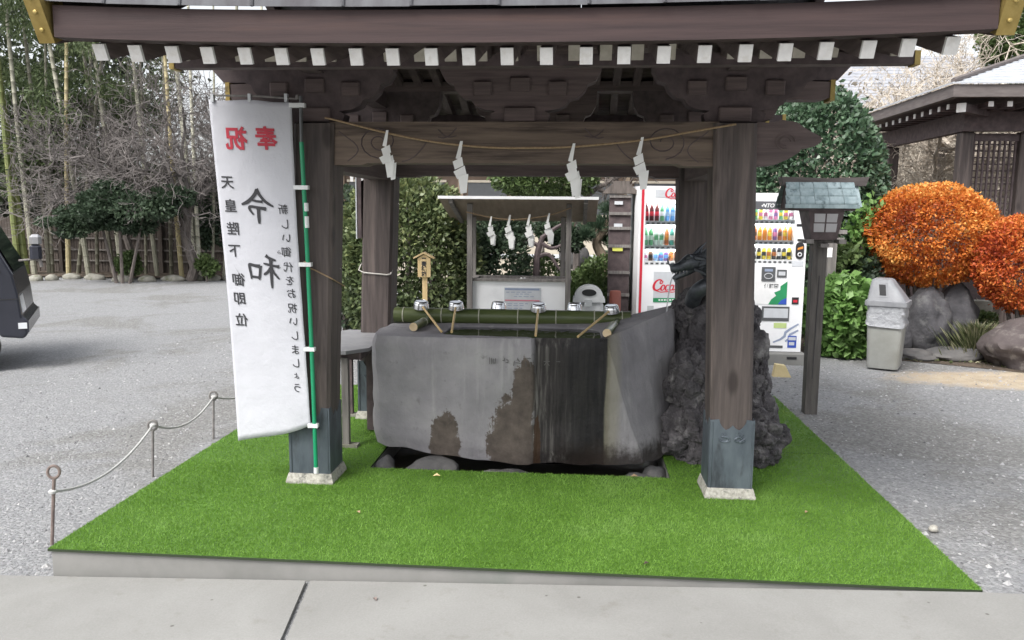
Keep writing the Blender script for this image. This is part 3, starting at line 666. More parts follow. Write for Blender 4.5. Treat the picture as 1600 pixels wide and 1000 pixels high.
# bracket sets on the tie beams
half = [(.15, 2.03), (.16, 2.075), (.13, 2.09), (.20, 2.10), (.245, 2.12), (.265, 2.15), (.31, 2.16), (.345, 2.195), (.36, 2.23), (.40, 2.245), (.43, 2.30), (.44, 2.405)]
for py in (YF, YR):
    for cx in (XL+.07, XC, XR-.06):
        mb = MB(); mb.prism([(cx+x, z) for x, z in half]+[(cx-x, z) for x, z in half[::-1]], py-.055, py+.055, 'y')
        br = obj('bracket', mb, M['wood_dark'] if cx != XC else M['wood_x'], pavl)
        for q, zz, w in ((0, 2.035, .085), (-.2, 2.17, .05), (.2, 2.17, .05), (0, 2.19, .055)):
            mb = MB(); mb.cbox(cx+q-w, cx+q+w, py-.075, py-.0555, zz, zz+.075, .008); obj('bearing_block', mb, M['wood_x'], br)
    for sg, cx in ((-1, XL+.07), (1, XR-.06)):
        mb = MB(); e = cx+sg*.50
        mb.prism([(cx, 2.145), (e-sg*.06, 2.145), (e, 2.16), (e, 2.235), (cx, 2.25)], py-.05, py+.05, 'y')
        ar = obj('bracket_arm', mb, M['wood_x'], pavl)
        mb = MB(); mb.bbox(min(e-sg*.018, e+sg*.006), max(e-sg*.018, e+sg*.006), py-.056, py+.056, 2.14, 2.245); obj('gold_cap', mb, M['gold'], ar)
        # smaller upper arm and corner strut outside the pillar
        mb = MB(); mb.prism([(cx+sg*.12, 2.03), (cx+sg*.20, 2.05), (cx+sg*.24, 2.145), (cx+sg*.12, 2.145)], py-.045, py+.045, 'y'); obj('arm_support', mb, M['wood_x'], pavl)
        mb = MB(); mb.prism([(cx+sg*.40, 2.245), (cx+sg*.52, 2.245), (cx+sg*.66, 2.40), (cx+sg*.40, 2.40)], py-.04, py+.04, 'y'); obj('corner_strut', mb, M['wood_dark'], pavl)
mirY = lambda y: 2*5.165-y
# purlins
for side in (0, 1):
    f = (lambda y: y) if side == 0 else mirY
    y0, y1 = sorted((f(4.36), f(4.50))); mb = MB(); mb.bbox(-2.0, 1.46, y0, y1, 2.405, 2.47); obj('purlin', mb, M['wood_x'], pavl)
    y0, y1 = sorted((f(3.93), f(4.00))); mb = MB(); mb.bbox(-2.0, 1.525, y0, y1, 2.243, 2.297); pu = obj('purlin', mb, M['wood_dark'], pavl)
    for x0, x1 in ((-2.025, -1.999), (1.524, 1.55)):
        mb = MB(); mb.bbox(x0, x1, y0-.004, y1+.004, 2.238, 2.302); obj('gold_cap', mb, M['gold'], pu)
mb = MB(); mb.bbox(-2.0, 1.5, 5.10, 5.23, 2.52, 2.66); obj('ridge_beam', mb, M['wood_x'], pavl)
for px in (XL+.07, XR-.06):
    mb = MB(); mb.bbox(px-.05, px+.05, 4.05, 6.28, 2.29, 2.40); obj('cross_beam', mb, M['wood_dark'], pavl)
# rafters: outer (white ends) and inner (greyed ends); the eave line lifts towards its corners
SL = .27; XM = -.278
def lift(x): return .035*abs((x-XM)/1.8)**2.6
def rafter_meshes(L_, w, h, capmat, SL):
    cut = lambda p: p[1]-.5*p[2]*(p[1] < .1)
    mb = MB(); mb.bbox(-w/2, w/2, 0, L_, 0, h)
    for i, p in enumerate(mb.v): mb.v[i] = (p[0], cut(p), p[2]+SL*p[1])
    a = mesh_of('rafter', mb, M['wood_y']); c = MB(); c.bbox(-w/2-.001, w/2+.001, -.004, .012, -.001, h+.001)
    for i, p in enumerate(c.v): c.v[i] = (p[0], cut(p), p[2]+SL*p[1])
    return a, mesh_of('rafter_end', c, capmat)
ra, ca = rafter_meshes(.85, .047, .056, M['white_cap'], .325); rb, cb = rafter_meshes(1.42, .052, .064, M['grey_cap'], SL)
def put_rafter(me, cap, x, y, z, rear):
    o = bpy.data.objects.new('rafter', me); link(o, pavl); o.location = Vector((x, y, z))-wloc(pavl)
    if rear: o.rotation_euler = (0, 0, PI)
    c = bpy.data.objects.new('rafter_end', cap); link(c, o)
for rear in (0, 1):
    for k in range(23):
        x = XM+(k-11)*.1477; j = random.uniform(-.004, .004)
        put_rafter(ra, ca, x+j, mirY(3.165) if rear else 3.165, 2.113+lift(x), rear)
    for k in range(24):
        x = -.24+(k-11.5)*.1405
        put_rafter(rb, cb, x, mirY(3.74) if rear else 3.74, 2.232+lift(x)*.4, rear)
# sweep along X with lifted corners
def sweep(y0, y1, z0, z1, xa, xb, n=24, kl=1.0, tilt=0.0):
    mb = MB(); R = []
    for k in range(n+1):
        x = xa+(xb-xa)*k/n; d = lift(x)*kl
        R.append([(x, y0, z0+d), (x, y1, z0+d+tilt), (x, y1, z1+d+tilt), (x, y0, z1+d)])
    mb.add([p for r in R for p in r], [(4*i+k, 4*i+(k+1) % 4, 4*i+4+(k+1) % 4, 4*i+4+k) for i in range(n) for k in range(4)]+[(3, 2, 1, 0), (4*n, 4*n+1, 4*n+2, 4*n+3)])
    return mb
def mir(mb):
    mb.v = [(x, mirY(y), z) for x, y, z in mb.v]; mb.f = [f[::-1] for f in mb.f]; return mb
for rear in (0, 1):
    g = mir if rear else (lambda m: m)
    obj('fascia', g(sweep(3.085, 3.15, 2.180, 2.300, -2.05, 1.475)), M['fascia'], pavl)
    obj('eave_board', g(sweep(3.78, 3.84, 2.325, 2.36, -2.02, 1.46, kl=.4)), M['wood_dark'], pavl)
    # ceiling boards on the outer and inner rafters
    for k in range(9):
        ya = 3.152+k*.066; za = 2.115+.066+.325*(ya-3.15); obj('ceiling_board', g(sweep(ya, ya+.062, za, za+.012, -2.03, 1.46, 12, .9, SL*.075)), M['wood_x'], pavl)
    for k in range(9):
        ya = 3.765+k*.157; za = 2.232+.067+SL*(ya-3.74); obj('ceiling_board', g(sweep(ya, ya+.152, za, za+.012, -2.03, 1.46, 12, .3, SL*.152)), M['wood_x'], pavl)
    # roof covering: seamed copper panels
    edges = [-2.16+.31*k+random.uniform(-.03, .03) for k in range(12)]+[1.58]
    for a, b_ in zip(edges[:-1], edges[1:]):
        mb = MB(); n = 6; R = []
        for i in range(n+1):
            t = i/n; y = 3.062+t*2.10; z = 2.304+.52*t**1.25*1.6+.006*random.random()*(i == 0)
            for x, e in ((a+.002, 0), (b_-.002, 0)): R.append((x, y, z+lift(x)*(1-t)))
            for x in (b_-.002, a+.002): R.append((x, y+.012*(i == 0), z+lift(x)*(1-t)+(.085 if i == 0 else .06)))
        mb.add(R, [(4*i+k, 4*i+4+k, 4*i+4+(k+1) % 4, 4*i+(k+1) % 4) for i in range(n) for k in range(4)]+[(0, 1, 2, 3), (4*n+3, 4*n+2, 4*n+1, 4*n)])
        mb.tube([(b_, 3.060, 2.307+lift(b_)), (b_, 3.070, 2.388+lift(b_)), (b_, 3.6, 2.58+lift(b_)*.5)], .007, 5)
        obj('roof_panel', g(mb), M['copper_roof'], pavl)
    for x0 in (-2.125, 1.485):
        mb = MB(); P = []
        for i in range(9):
            t = i/8; y = 3.14+t*2.025; z = 2.165+.035+.86*t**1.2; P.append((y, z))
        poly = P+[(y, z+.165) for y, z in P[::-1]]
        mb.prism(poly, x0, x0+.055, 'x'); bb = obj('barge_board', g(mb), M['wood_dark'], pavl)
        mb = MB(); P2 = [(3.11, 2.195), (3.20, 2.235), (3.17, 2.39), (3.02, 2.36)]
        mb.prism(P2, x0-.005, x0+.060, 'x')
        for q in (2.24, 2.30, 2.345): mb.lathe([(.010, 0), (.008, .004), (.002, .006)], (x0+.027, 3.108-(q-2.195)*.545, q), 8, Matrix.Rotation(PI/2, 3, 'X'))
        obj('gold_cap', g(mb), M['gold'], bb)
mb = MB(); mb.bbox(-2.2, 1.6, 5.05, 5.28, 3.13, 3.35); obj('ridge_cap', mb, M['copper_roof'], pavl)

# ================================================================ STONE BASIN
def basin():
    T = [(-1.235, 4.825), (-.9, 4.77), (-.5, 4.745), (-.1, 4.745), (.190, 4.755), (.40, 5.01), (.64, 5.28), (.70, 5.5), (.3, 5.58), (-.5, 5.60), (-1.2, 5.57), (-1.285, 5.4), (-1.30, 5.12), (-1.285, 4.94)]
    B = [(-1.23, 4.90), (-.9, 4.80), (-.5, 4.765), (-.05, 4.765), (.46, 4.83), (.62, 5.03), (.70, 5.28), (.72, 5.5), (.3, 5.58), (-.5, 5.58), (-1.2, 5.55), (-1.31, 5.4), (-1.34, 5.12), (-1.30, 4.98)]
    ZT = [.787, .790, .795, .797, .803, .855, .92, .94, .83, .785, .78, .78, .782, .785]
    ZB = [.055, .045, .012, .0, .015, .02, 0, 0, 0, 0, 0, .03, .05, .055]
    N = 14; S = 12
    def dens(A):
        out = []
        for i in range(N):
            a, b_ = A[i], A[(i+1) % N]
            for k in range(S):
                t = k/S; out.append(tuple(np.array(a)*(1-t)+np.array(b_)*t) if hasattr(a, '__len__') else a*(1-t)+b_*t)
        return out
    t_, b2, zt_, zb_ = dens(T), dens(B), dens(ZT), dens(ZB); n = N*S; K = 26; mb = MB(); V = []; F = []
    for j in range(K+1):
        s = j/K
        for i in range(n):
            w = s**.75 if 3*S < i < 6*S else s
            x = b2[i][0]*(1-w)+t_[i][0]*w; y = b2[i][1]*(1-w)+t_[i][1]*w; z = zb_[i]*(1-s)+zt_[i]*s
            q = Vector((x*2.2, y*2.2, z*2.2)); d = .018*noise.fractal(q, 1, 2, 4)+.012*(noise.noise(q*3))
            e = .03*max(0, 1-s*9)+.018*max(0, (s-.93)/.07)       # soft arris
            if y < 4.98 and -.26 < x < .20: y += .034*min(1, (x+.26)/.025, max(0, .20-x)/.035)
            cx, cy = -.33, 5.2; v = Vector((x-cx, y-cy)).normalized()
            V.append((x+v.x*(d-e), y+v.y*(d-e), z+.03*noise.noise(Vector((x*5, y*5, 7)))*(1-s)**6))
    for j in range(K):
        for i in range(n): F.append((j*n+i, j*n+(i+1) % n, (j+1)*n+(i+1) % n, (j+1)*n+i))
    # rim to pool
    pool = []
    for i in range(n):
        a = math.atan2((t_[i][1]-5.12)/.40, (t_[i][0]+.36)/.72); ca, sa = math.cos(a), math.sin(a); r = (abs(ca)**5+abs(sa)**5)**(-1/5)
        x = -.34+.50*ca*r; y = 5.10+.25*sa*r
        if x > -.28 and y < 5.1: y -= .03
        pool.append((x, y))
    base = K*n; prev = base
    for j, (w, zz) in enumerate(((.12, 0), (.5, 0), (.9, 0), (1, -.012), (1.0, -.2))):
        o = len(V)
        for i in range(n):
            p = V[base+i]; x = p[0]*(1-min(w, 1))+pool[i][0]*min(w, 1); y = p[1]*(1-min(w, 1))+pool[i][1]*min(w, 1)
            z = (p[2]*(1-w)+.795*w if w < 1 else .795)+zz+.003*noise.noise(Vector((x*9, y*9, 2)))
            if zz == 0 and -.27 < x < .19 and y < 4.95: z -= .012
            V.append((x, y, z))
        F += [(prev+i, prev+(i+1) % n, o+(i+1) % n, o+i) for i in range(n)]; prev = o
    F.append(tuple(prev+i for i in range(n))); F.append(tuple(range(n-1, -1, -1)))
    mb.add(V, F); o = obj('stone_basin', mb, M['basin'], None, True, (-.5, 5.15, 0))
    tag(o, 'huge rough hewn grey stone water basin with a wet dark overflow streak', 'water basin')
    mb = MB(); mb.add([(x*.998, y, .776) for x, y in pool], [tuple(range(n))]); obj('basin_water', mb, M['water'], o)
    # wet sheet left by the overflow on the front rim is in the stone; shallow carved characters
    mb = MB()
    marks = [(-.515, .66, [[(0, .02), (0, -.02)], [(.012, .018), (.012, -.02)], [(.022, .014), (.022, -.016), (.034, -.012)], [(.036, .016), (.034, -.014)]]),
             (-.425, .662, [[(0, .018), (0, .002)], [(-.012, .003), (0, 0)], [(.012, .006), (.022, .006), (.022, -.012), (.008, -.01)]]),
             (-.345, .662, [[(-.02, 0), (-.024, -.03)], [(0, .02), (-.004, .002)], [(0, .012), (.012, -.004)], [(-.012, -.01), (.02, -.014)]]),
             (-.28, .66, [[(-.01, .02), (.016, .02)], [(-.016, .0), (-.014, -.03)], [(.012, .0), (.014, -.03)]]),
             (-.17, .66, [[(-.018, .004), (.018, .004)], [(0, .022), (0, .0), (-.014, -.02)], [(0, 0), (.016, -.022)]]), (-.10, .66, [[(-.012, .004), (.012, .004)]])]
    for cx, cz, st in marks:
        for s in st: mb.tube([(cx+x, 4.742-.003, cz+z) for x, z in s], .0024, 4)
    tag(obj('carved_inscription', mb, M['stone_grey'], o), kind='stuff')
    return o
bas = basin()
# stones and rim in the drain pit
for k, (x, y, z, r, sd_) in enumerate([(-1.17, 4.76, -.06, (.07, .09, .10), 1), (-.86, 4.755, -.06, (.17, .10, .10), 2), (-.43, 4.73, -.085, (.20, .075, .08), 3), (.40, 4.74, -.09, (.13, .10, .075), 4), (.51, 4.86, -.07, (.08, .12, .07), 5)]):
    lab = ['small rough stone under the left corner of the basin', 'flat brown stone wedged under the left half of the basin', 'low grey stone in the pit under the middle of the basin', 'dark wet stone at the right end of the drain pit', 'small dark stone between drain pit and lava rocks'][k]
    o = obj('foundation_stone', rock_mb((x, y, z), r, sd_, 3), M['stone_grey'], None, True, (x, y, z)); tag(o, lab, 'stone', 'stones under the water basin')
mb = MB(); mb.bbox(-.26, .40, 4.638, 4.65, -.13, -.018); mb.bbox(-.26, .40, 4.65, 4.70, -.13, -.05)
tag(obj('drain_rim', mb, M['iron'], None, False, (.07, 4.65, -.05)), 'thin metal rim along the front of the dark drain pit', 'drain')
# lava rock mound
mound = thing('rock_mound', 'tall mound of dark rough lava rocks right of the basin', 'rocks', (.95, 5.3, 0))
for k, (c, r) in enumerate([((.84, 5.32, .20), (.26, .30, .30)), ((1.10, 5.28, .22), (.20, .30, .30)), ((.83, 5.36, .52), (.20, .25, .29)), ((1.08, 5.32, .52), (.17, .25, .29)), ((.86, 5.42, .82), (.20, .19, .165)), ((1.07, 5.40, .76), (.16, .19, .17)),
                            ((1.14, 5.02, .12), (.19, .16, .19)), ((.78, 5.05, .14), (.22, .15, .22)), ((.70, 5.42, .80), (.09, .13, .10)), ((1.17, 5.22, .42), (.09, .17, .20)), ((.74, 5.08, .46), (.16, .12, .20)), ((1.0, 5.10, .40), (.2, .14, .22))]):
    obj('lava_rock', rock_mb((c[0], c[1], c[2]*1.08), (r[0], r[1], r[2]*1.1), k+11, 5, .24+.05*(k % 4), 1.0+.28*((k*2) % 5), True), M['lava'], mound, False)

# ---------------------------------------------------------------- bronze dragon spout
dr = thing('dragon_spout', 'dark bronze dragon head on the rocks pouring water into the basin', 'dragon statue', (.86, 5.26, 1.0))
mb = MB()
neck = [(.93, 5.36, .98), (.98, 5.30, 1.04), (.97, 5.24, 1.11), (.91, 5.22, 1.15), (.86, 5.23, 1.19), (.82, 5.22, 1.235), (.775, 5.20, 1.245)]
sp = smoothpath(neck); nn = len(sp)
mb.tube(sp, [.078-.022*i/nn for i in range(nn)], 12); obj('neck', mb, M['bronze'], dr, True)
mb = MB()
for i in range(2, nn-2, 2):
    t = (sp[i+1]-sp[i-1]).normalized(); up = Vector((-t.z, 0, t.x)); up = up if up.z > -.3 else -up
    b_ = sp[i]+up*.052; mb.tube([b_, b_+up*.03-t*.012], [.012, .001], 5)
obj('spine_fins', mb, M['bronze'], dr)
mb = MB()   # skull and upper jaw
hp = smoothpath([(.80, 5.20, 1.245), (.745, 5.19, 1.248), (.70, 5.185, 1.232), (.655, 5.18, 1.212), (.615, 5.175, 1.205), (.595, 5.175, 1.202)], 4)
mb.tube(hp, [1.22*q for q in ([.044+.0*i for i in range(5)]+[.046, .047, .046, .043, .038, .034, .031, .029, .028, .027, .027, .026, .025, .022, .018, .010][:len(hp)-5])], 12)
mb.box((.603, 5.175, 1.226), (.022, .034, .02)); mb.tube([(.73, 5.155, 1.275), (.712, 5.15, 1.283), (.69, 5.152, 1.272)], [.010, .016, .008], 6); mb.tube([(.73, 5.215, 1.275), (.712, 5.22, 1.283), (.69, 5.218, 1.272)], [.010, .016, .008], 6)
obj('head', mb, M['bronze'], dr, True)
mb = MB(); jp = smoothpath([(.75, 5.19, 1.215), (.70, 5.185, 1.185), (.66, 5.18, 1.165), (.628, 5.176, 1.148), (.612, 5.175, 1.150)], 4)
mb.tube(jp, [.030, .029, .028, .027, .026, .025, .024, .023, .022, .021, .020, .019, .018, .016, .014, .012, .006][:len(jp)], 10); obj('lower_jaw', mb, M['bronze'], dr, True)
mb = MB()
for k in range(5):
    for y in (5.157, 5.193): mb.tube([(.61+.022*k, y, 1.187+.002*k), (.61+.022*k, y, 1.168)], [.0045, .0008], 4)
tag(obj('teeth', mb, M['steel'], dr), kind='stuff')
mb = MB()
for y, s in ((5.155, -1), (5.225, 1)):
    mb.tube(smoothpath([(.765, y, 1.275), (.80, y+.02*s, 1.300), (.845, y+.03*s, 1.305), (.89, y+.035*s, 1.328)], 4), list(np.linspace(.011, .002, 13)), 6)
    mb.tube(smoothpath([(.79, y+.01*s, 1.29), (.80, y+.03*s, 1.33), (.825, y+.04*s, 1.345)], 4), list(np.linspace(.007, .0015, 9)), 5)
obj('horns', mb, M['bronze'], dr)
mb = MB()
for k in range(46):
    a = rng.uniform(-1.0, 1.6); y = 5.20+rng.uniform(-.06, .06); p = Vector((.76+rng.uniform(-.02, .06), y, 1.245+rng.uniform(-.045, .04)))
    d = Vector((.055+.04*rng.random(), (y-5.2)*1.2, .05*a)); mb.tube([p, p+d*.7+Vector((0, 0, .008)), p+d*1.6], [.014, .010, .001], 5)
obj('mane', mb, M['bronze'], dr)
mb = MB()
for y, s in ((5.15, -1), (5.20, 1)):
    mb.tube(smoothpath([(.612, y, 1.215), (.585, y-.01, 1.232), (.578, y-.015, 1.262), (.592, y-.02, 1.285)], 4), list(np.linspace(.005, .0015, 13)), 5)
    mb.tube(smoothpath([(.63, y, 1.150), (.625, y-.01, 1.125), (.64, y-.015, 1.105)], 4), list(np.linspace(.004, .001, 9)), 5)
obj('whiskers', mb, M['bronze'], dr)
mb = MB(); mb.tube(smoothpath([(.93, 5.26, 1.08), (.90, 5.19, 1.09), (.915, 5.15, 1.05), (.89, 5.12, 1.02)], 4), list(np.linspace(.036, .02, 13)), 8)
for k in (-1, 0, 1): mb.tube(smoothpath([(.89, 5.12, 1.02), (.87+.01*k, 5.10+.02*k, 1.02), (.85+.01*k, 5.085+.025*k, .995)], 3), list(np.linspace(.014, .002, 7)), 5)
obj('claw_leg', mb, M['bronze'], dr, True)
mb = MB(); body = smoothpath([(.76, 5.30, .98), (.77, 5.20, 1.05), (.83, 5.16, 1.10), (.90, 5.18, 1.10), (.95, 5.26, 1.06), (1.03, 5.36, 1.06), (1.06, 5.44, 1.03), (1.0, 5.5, .95)], 5); mb.tube(body, .052, 10); obj('coiled_body', mb, M['bronze'], dr, True)
mb = MB(); mb.tube(smoothpath([(.612, 5.175, 1.150), (.600, 5.172, 1.11), (.588, 5.168, 1.03), (.580, 5.165, .93)], 4), [.0045]*13, 6)
tag(obj('water_stream', mb, M['stream'], None, True, (.6, 5.17, .93)), 'thin stream of water falling from the dragon mouth', 'water')

# ---------------------------------------------------------------- bamboo rests and ladles
def bamboo(name, label, a, b_, r, nodes, cut, group=None):
    root = thing(name, label, 'bamboo pole', a, group); a, b_ = Vector(a), Vector(b_); n = 30
    mb = MB(); pts = [a+(b_-a)*k/n for k in range(n+1)]; mb.tube(pts, r, 20, cap=True); obj('culm', mb, M['bamboo_green'], root, True)
    d = (b_-a).normalized()
    for t in nodes:
        c = a+(b_-a)*t; mb = MB(); mb.tube([c-d*.004, c-d*.0015, c+d*.0015, c+d*.004], [r+.0006, r+.0035, r+.0035, r+.0006], 20, cap=False); obj('node_ring', mb, M['bamboo_node'], root, True)
    if cut:
        mb = MB(); c = a-d*.002
        q = d.to_track_quat('Z', 'Y').to_matrix()
        mb.lathe([(r*.99, -.001), (r*1.0, -.003), (r*.72, -.003), (r*.66, .015), (r*.1, .02)], a, 20, q); obj('cut_end', mb, M['bamboo_cut'], root, True)
    return root
bamboo('bamboo_rail', 'long thick green bamboo pole lying across the back of the basin', (-1.26, 5.455, .836), (.37, 5.455, .836), .053, [.04, .205, .365, .53, .69, .85, .965], False)
bamboo('bamboo_rest', 'short bamboo rest with pale cut end at the left of the basin', (-1.03, 4.98, .822), (-1.00, 5.56, .812), .027, [.45], True, 'short bamboo rests on the basin rim')
bamboo('bamboo_rest', 'short bamboo rest with pale cut end at the right of the basin', (.192, 4.88, .822), (.30, 5.53, .822), .027, [.5], True, 'short bamboo rests on the basin rim')
def ladle(cup, end, label, back=False):
    cup, end = Vector(cup), Vector(end); root = thing('water_ladle', label, 'ladle', cup, 'water ladles on the bamboo')
    h = end-cup; flat = Vector((h.x, h.y, 0)).normalized(); tl = Matrix.Rotation(.16 if not back else .1, 3, Vector((-flat.y, flat.x, 0)))
    mb = MB(); prof = [(1.33*a_, 1.33*b2_) for a_, b2_ in [(.0402, 0), (.0415, .002), (.0405, .008), (.0385, .022), (.035, .036), (.031, .0405), (.028, .0415), (.027, .040), (.001, .0395)]]
    mb.lathe(prof, cup, 28, tl, cap=False); mb.lathe([(.0525, .001), (.048, .045), (.001, .049)], cup, 28, tl, cap=False); obj('cup', mb, M['steel'], root, True)
    mb = MB(); s = cup+flat*.046+Vector((0, 0, .016)); mb.tube([s, s+(end-s)*.5, end], [.0075, .008, .0075], 10); obj('handle', mb, M['handle'], root, True)
ladle((-1.067, 5.42, .888), (-.845, 4.95, .800), 'leftmost metal ladle, handle slanting right towards the basin edge')
ladle((-.823, 5.42, .888), (-.778, 4.94, .800), 'second ladle from the left, straight handle beside the leftmost ladle')
ladle((-.256, 5.42, .886), (-.245, 4.88, .798), 'ladle with straight handle in front of the white offering box notice')
ladle((.239, 5.40, .884), (.015, 4.86, .800), 'rightmost metal ladle, handle slanting left above the wet streak')
ladle((-.535, 5.49, .884), (-.52, 5.95, .80), 'ladle turned away behind the bamboo under the left of the notice', True)
ladle((-.012, 5.49, .884), (.0, 5.95, .80), 'ladle turned away behind the bamboo beside the white bin', True)

# ---------------------------------------------------------------- side table left of the basin
tb = thing('side_table', 'narrow grey topped table with dark legs left of the basin', 'table', (-1.6, 5.4, 0))
mb = MB(); P = [(-1.70, 4.98), (-1.475, 4.98), (-1.36, 5.12), (-1.36, 5.92), (-1.72, 5.92), (-1.76, 5.85), (-1.76, 5.03)]
mb.prism(P, .632, .655, 'z'); obj('tabletop', mb, M['table_top'], tb)
mb = MB(); mb.bbox(-1.73, -1.40, 5.06, 5.86, .585, .63); obj('apron', mb, M['wood_dark'], tb)
for x, y in ((-1.50, 5.05), (-1.70, 5.05), (-1.50, 5.84), (-1.70, 5.84), (-1.44, 5.45)):
    mb = MB(); mb.bbox(x-.022, x+.022, y-.022, y+.022, .012, .60); obj('leg', mb, M['grey_wood'] if y < 5.2 else M['wood_dark'], tb)
for y in (5.05, 5.84):
    mb = MB(); mb.bbox(-1.76, -1.42, y-.035, y+.035, 0, .022); obj('foot', mb, M['kerbstone'], tb)

# ================================================================ BANNER
YB = 4.265
def lobj(name, mb, mat, parent, smooth=False):
    "mesh given in its parent's own frame"
    return link(bpy.data.objects.new(name, mesh_of(name, mb, mat, Vector((0, 0, 0)), smooth)), parent)
def wave(x, z): return .005*math.sin(26*z+9*x)*math.exp(-max(0, -1.42-x)/.09)+.012*math.sin(7*(x+1.9)+1.2*z)+.006*math.sin(3.1*z+4*x)-.02*max(0, (.9-z))*math.sin(4.2*(x+1.9))
bn = thing('banner', 'tall white celebration banner with red and black writing seen from behind', 'banner', tuple(at(410, 690, YB)))
tl, tr, br_, bl = at(325, 155, YB), at(456, 160, YB), at(486, 664, YB), at(372, 689, YB)
mb = MB(); nu, nv = 28, 60; V = []
for j in range(nv+1):
    for i in range(nu+1):
        s, t = i/nu, j/nv
        p = tl*(1-s)*(1-t)+tr*s*(1-t)+br_*s*t+bl*(1-s)*t
        p.z += -.032*math.sin(PI*s)*s*t**8 - .004*math.sin(s*PI*3)*(1-t)**6; p.x += .012*math.sin(PI*t)*(1-2*s)*.5
        V.append((p.x, YB+wave(p.x, p.z), p.z))
mb.add(V, [(j*(nu+1)+i, j*(nu+1)+i+1, (j+1)*(nu+1)+i+1, (j+1)*(nu+1)+i) for j in range(nv) for i in range(nu)])
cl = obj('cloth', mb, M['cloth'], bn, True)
so = cl.modifiers.new('thickness', 'SOLIDIFY'); so.thickness = .002; so.offset = 1
PXM = YB/FPX*1.008
def banner_text(ch, u, v, px, mat, bold=.018, name='lettering'):
    c = at(u, v, YB); vs, fs = brush_geo(ch) if ch in BRUSH else text_geo(ch, 1.0, .06, bold); s = px*PXM/.92; mb = MB(); P = []
    for x, y in vs:
        X = c.x-x*s; Z = c.z+y*s+.03*x*s; P.append((X, YB+wave(X, Z)-.0035, Z))
    mb.add(P, [f[::-1] for f in fs]); obj(name, mb, mat, cl)
for ch, u, v in (('祝', 370, 216), ('奉', 417, 216)): banner_text(ch, u, v, 34, M['red_ink'], .028)
for ch, u, v in (('令', 403, 322), ('和', 412, 424)): banner_text(ch, u, v, 49, M['ink'], .020)
for ch, u, v in zip('天皇陛下御即位', (355, 360, 363, 365, 371, 373, 376), (285, 321, 357, 392, 431, 467, 500)): banner_text(ch, u, v, 20, M['ink'], .016)
for ch, u, v in zip('新しい御代をお祝いしましょう', (444, 447, 449, 449, 452, 454, 456, 458, 459, 461, 462, 463, 464, 465), (327, 350, 372, 393, 417, 438, 458, 481, 502, 524, 546, 567, 587, 606)):
    banner_text(ch, u, v, 15.5 if ch != 'ょ' else 12, M['ink'], .006)
for ch, u, v in (('み', 437, 394), ('よ', 437, 416)): banner_text(ch, u, v, 6.5, M['ink'], 0)
pt, pg, pb = at(470, 150, YB-.005), at(471, 222, YB-.005), at(494, 738, YB-.005)
mb = MB(); mb.tube([pg+(pb-pg)*k/8+Vector((0.006*math.sin(PI*k/8), 0, 0)) for k in range(9)], .0115, 12); obj('pole', mb, M['green_pole'], bn, True)
mb = MB(); mb.tube([pt, pg], .009, 10); obj('upper_pole', mb, M['dgrey'], bn, True)
mb = MB(); mb.tube([at(494, 730, YB-.005), pb+Vector((0, 0, -.004))], .0135, 12); obj('pole_tip', mb, M['white_plastic'], bn, True)
mb = MB(); mb.tube([at(326, 149, YB+.004), at(400, 150, YB+.004), at(472, 155, YB+.004)], .0055, 8); obj('crossbar', mb, M['iron'], bn, True)
mb = MB(); mb.lathe([(.010, -.012), (.012, 0), (.010, .012)], at(465, 152, YB), 12); obj('joint_knob', mb, M['iron'], bn, True)
for u in (332, 390, 447):
    a = at(u, 149, YB); mb = MB(); mb.bbox(a.x-.008, a.x+.008, YB-.009, YB+.013, a.z-.035, a.z+.008); obj('loop', mb, M['lightgrey'], bn)
for v in (165, 293, 413, 545, 664):
    ux = 470+(494-470)*(v-150)/588; w0 = {165: 455, 293: 462, 413: 470, 545: 478, 664: 484}[v]
    a, b_ = at(w0, v, YB), at(ux+4, v+1, YB); mb = MB(); mb.bbox(a.x-.006, b_.x+.010, YB-.020, YB+.010, a.z-.011, a.z+.011); obj('tie_strap', mb, M['white_plastic'], bn)
for v0, v1 in ((317, 330), (338, 356)):
    mb = MB(); f = lambda v: at(470+24*(v-150)/588, v, YB-.005)
    mb.tube([f(v0)+Vector((.004, 0, 0)), f(v1)+Vector((.004, 0, 0))], .0135, 12); obj('white_tape', mb, M['white_plastic'], bn, True)
# string that ties the pole to the pillar, and the cord on the rear pillar
def pil_loop(cx, cy, z, dz, hw): return [(cx-hw, cy-hw, z), (cx, cy-hw-.004, z-dz*.3), (cx+hw, cy-hw, z-dz), (cx+hw, cy+hw, z-dz*1.6), (cx-hw, cy+hw, z-dz*.5), (cx-hw, cy-hw, z)]
p0 = at(479, 411, YB); mb = MB(); mb.tube([p0, (XL-.06, YF-HW-.006, p0.z), (XL+.06, YF-HW-.006, p0.z-.04), (XL+.045+HW+.005, YF-HW-.004, p0.z-.09), (XL+.045+HW+.005, YF+HW+.004, p0.z-.15), (XL-HW, YF+HW+.004, p0.z-.05), (XL-HW+.03, YF-HW-.006, p0.z-.003), p0], .004, 6)
for k in range(3): mb.tube([p0+Vector((.013*math.cos(a), .013*math.sin(a), .006*k-.006)) for a in np.linspace(0, 2*PI, 10)], .003, 5)
tag(obj('tie_string', mb, M['rope'], None, True, tuple(p0)), 'thin brown string lashing the green banner pole to the pillar', 'string')
zc = at(600, 428, 5.77).z; c = XL+.03; mb = MB()
mb.tube([(c-HW-.006, YR-.06, zc+.06), (c-HW-.006, YR-HW-.006, zc+.025), (c-HW+.03, YR-HW-.008, zc+.008), (c+HW-.02, YR-HW-.008, zc-.006), (c+HW+.006, YR-HW-.006, zc), (c+HW+.006, YR+HW, zc+.10), (c-HW, YR+HW+.006, zc+.10), (c-HW-.006, YR-.06, zc+.06)], .0055, 6)
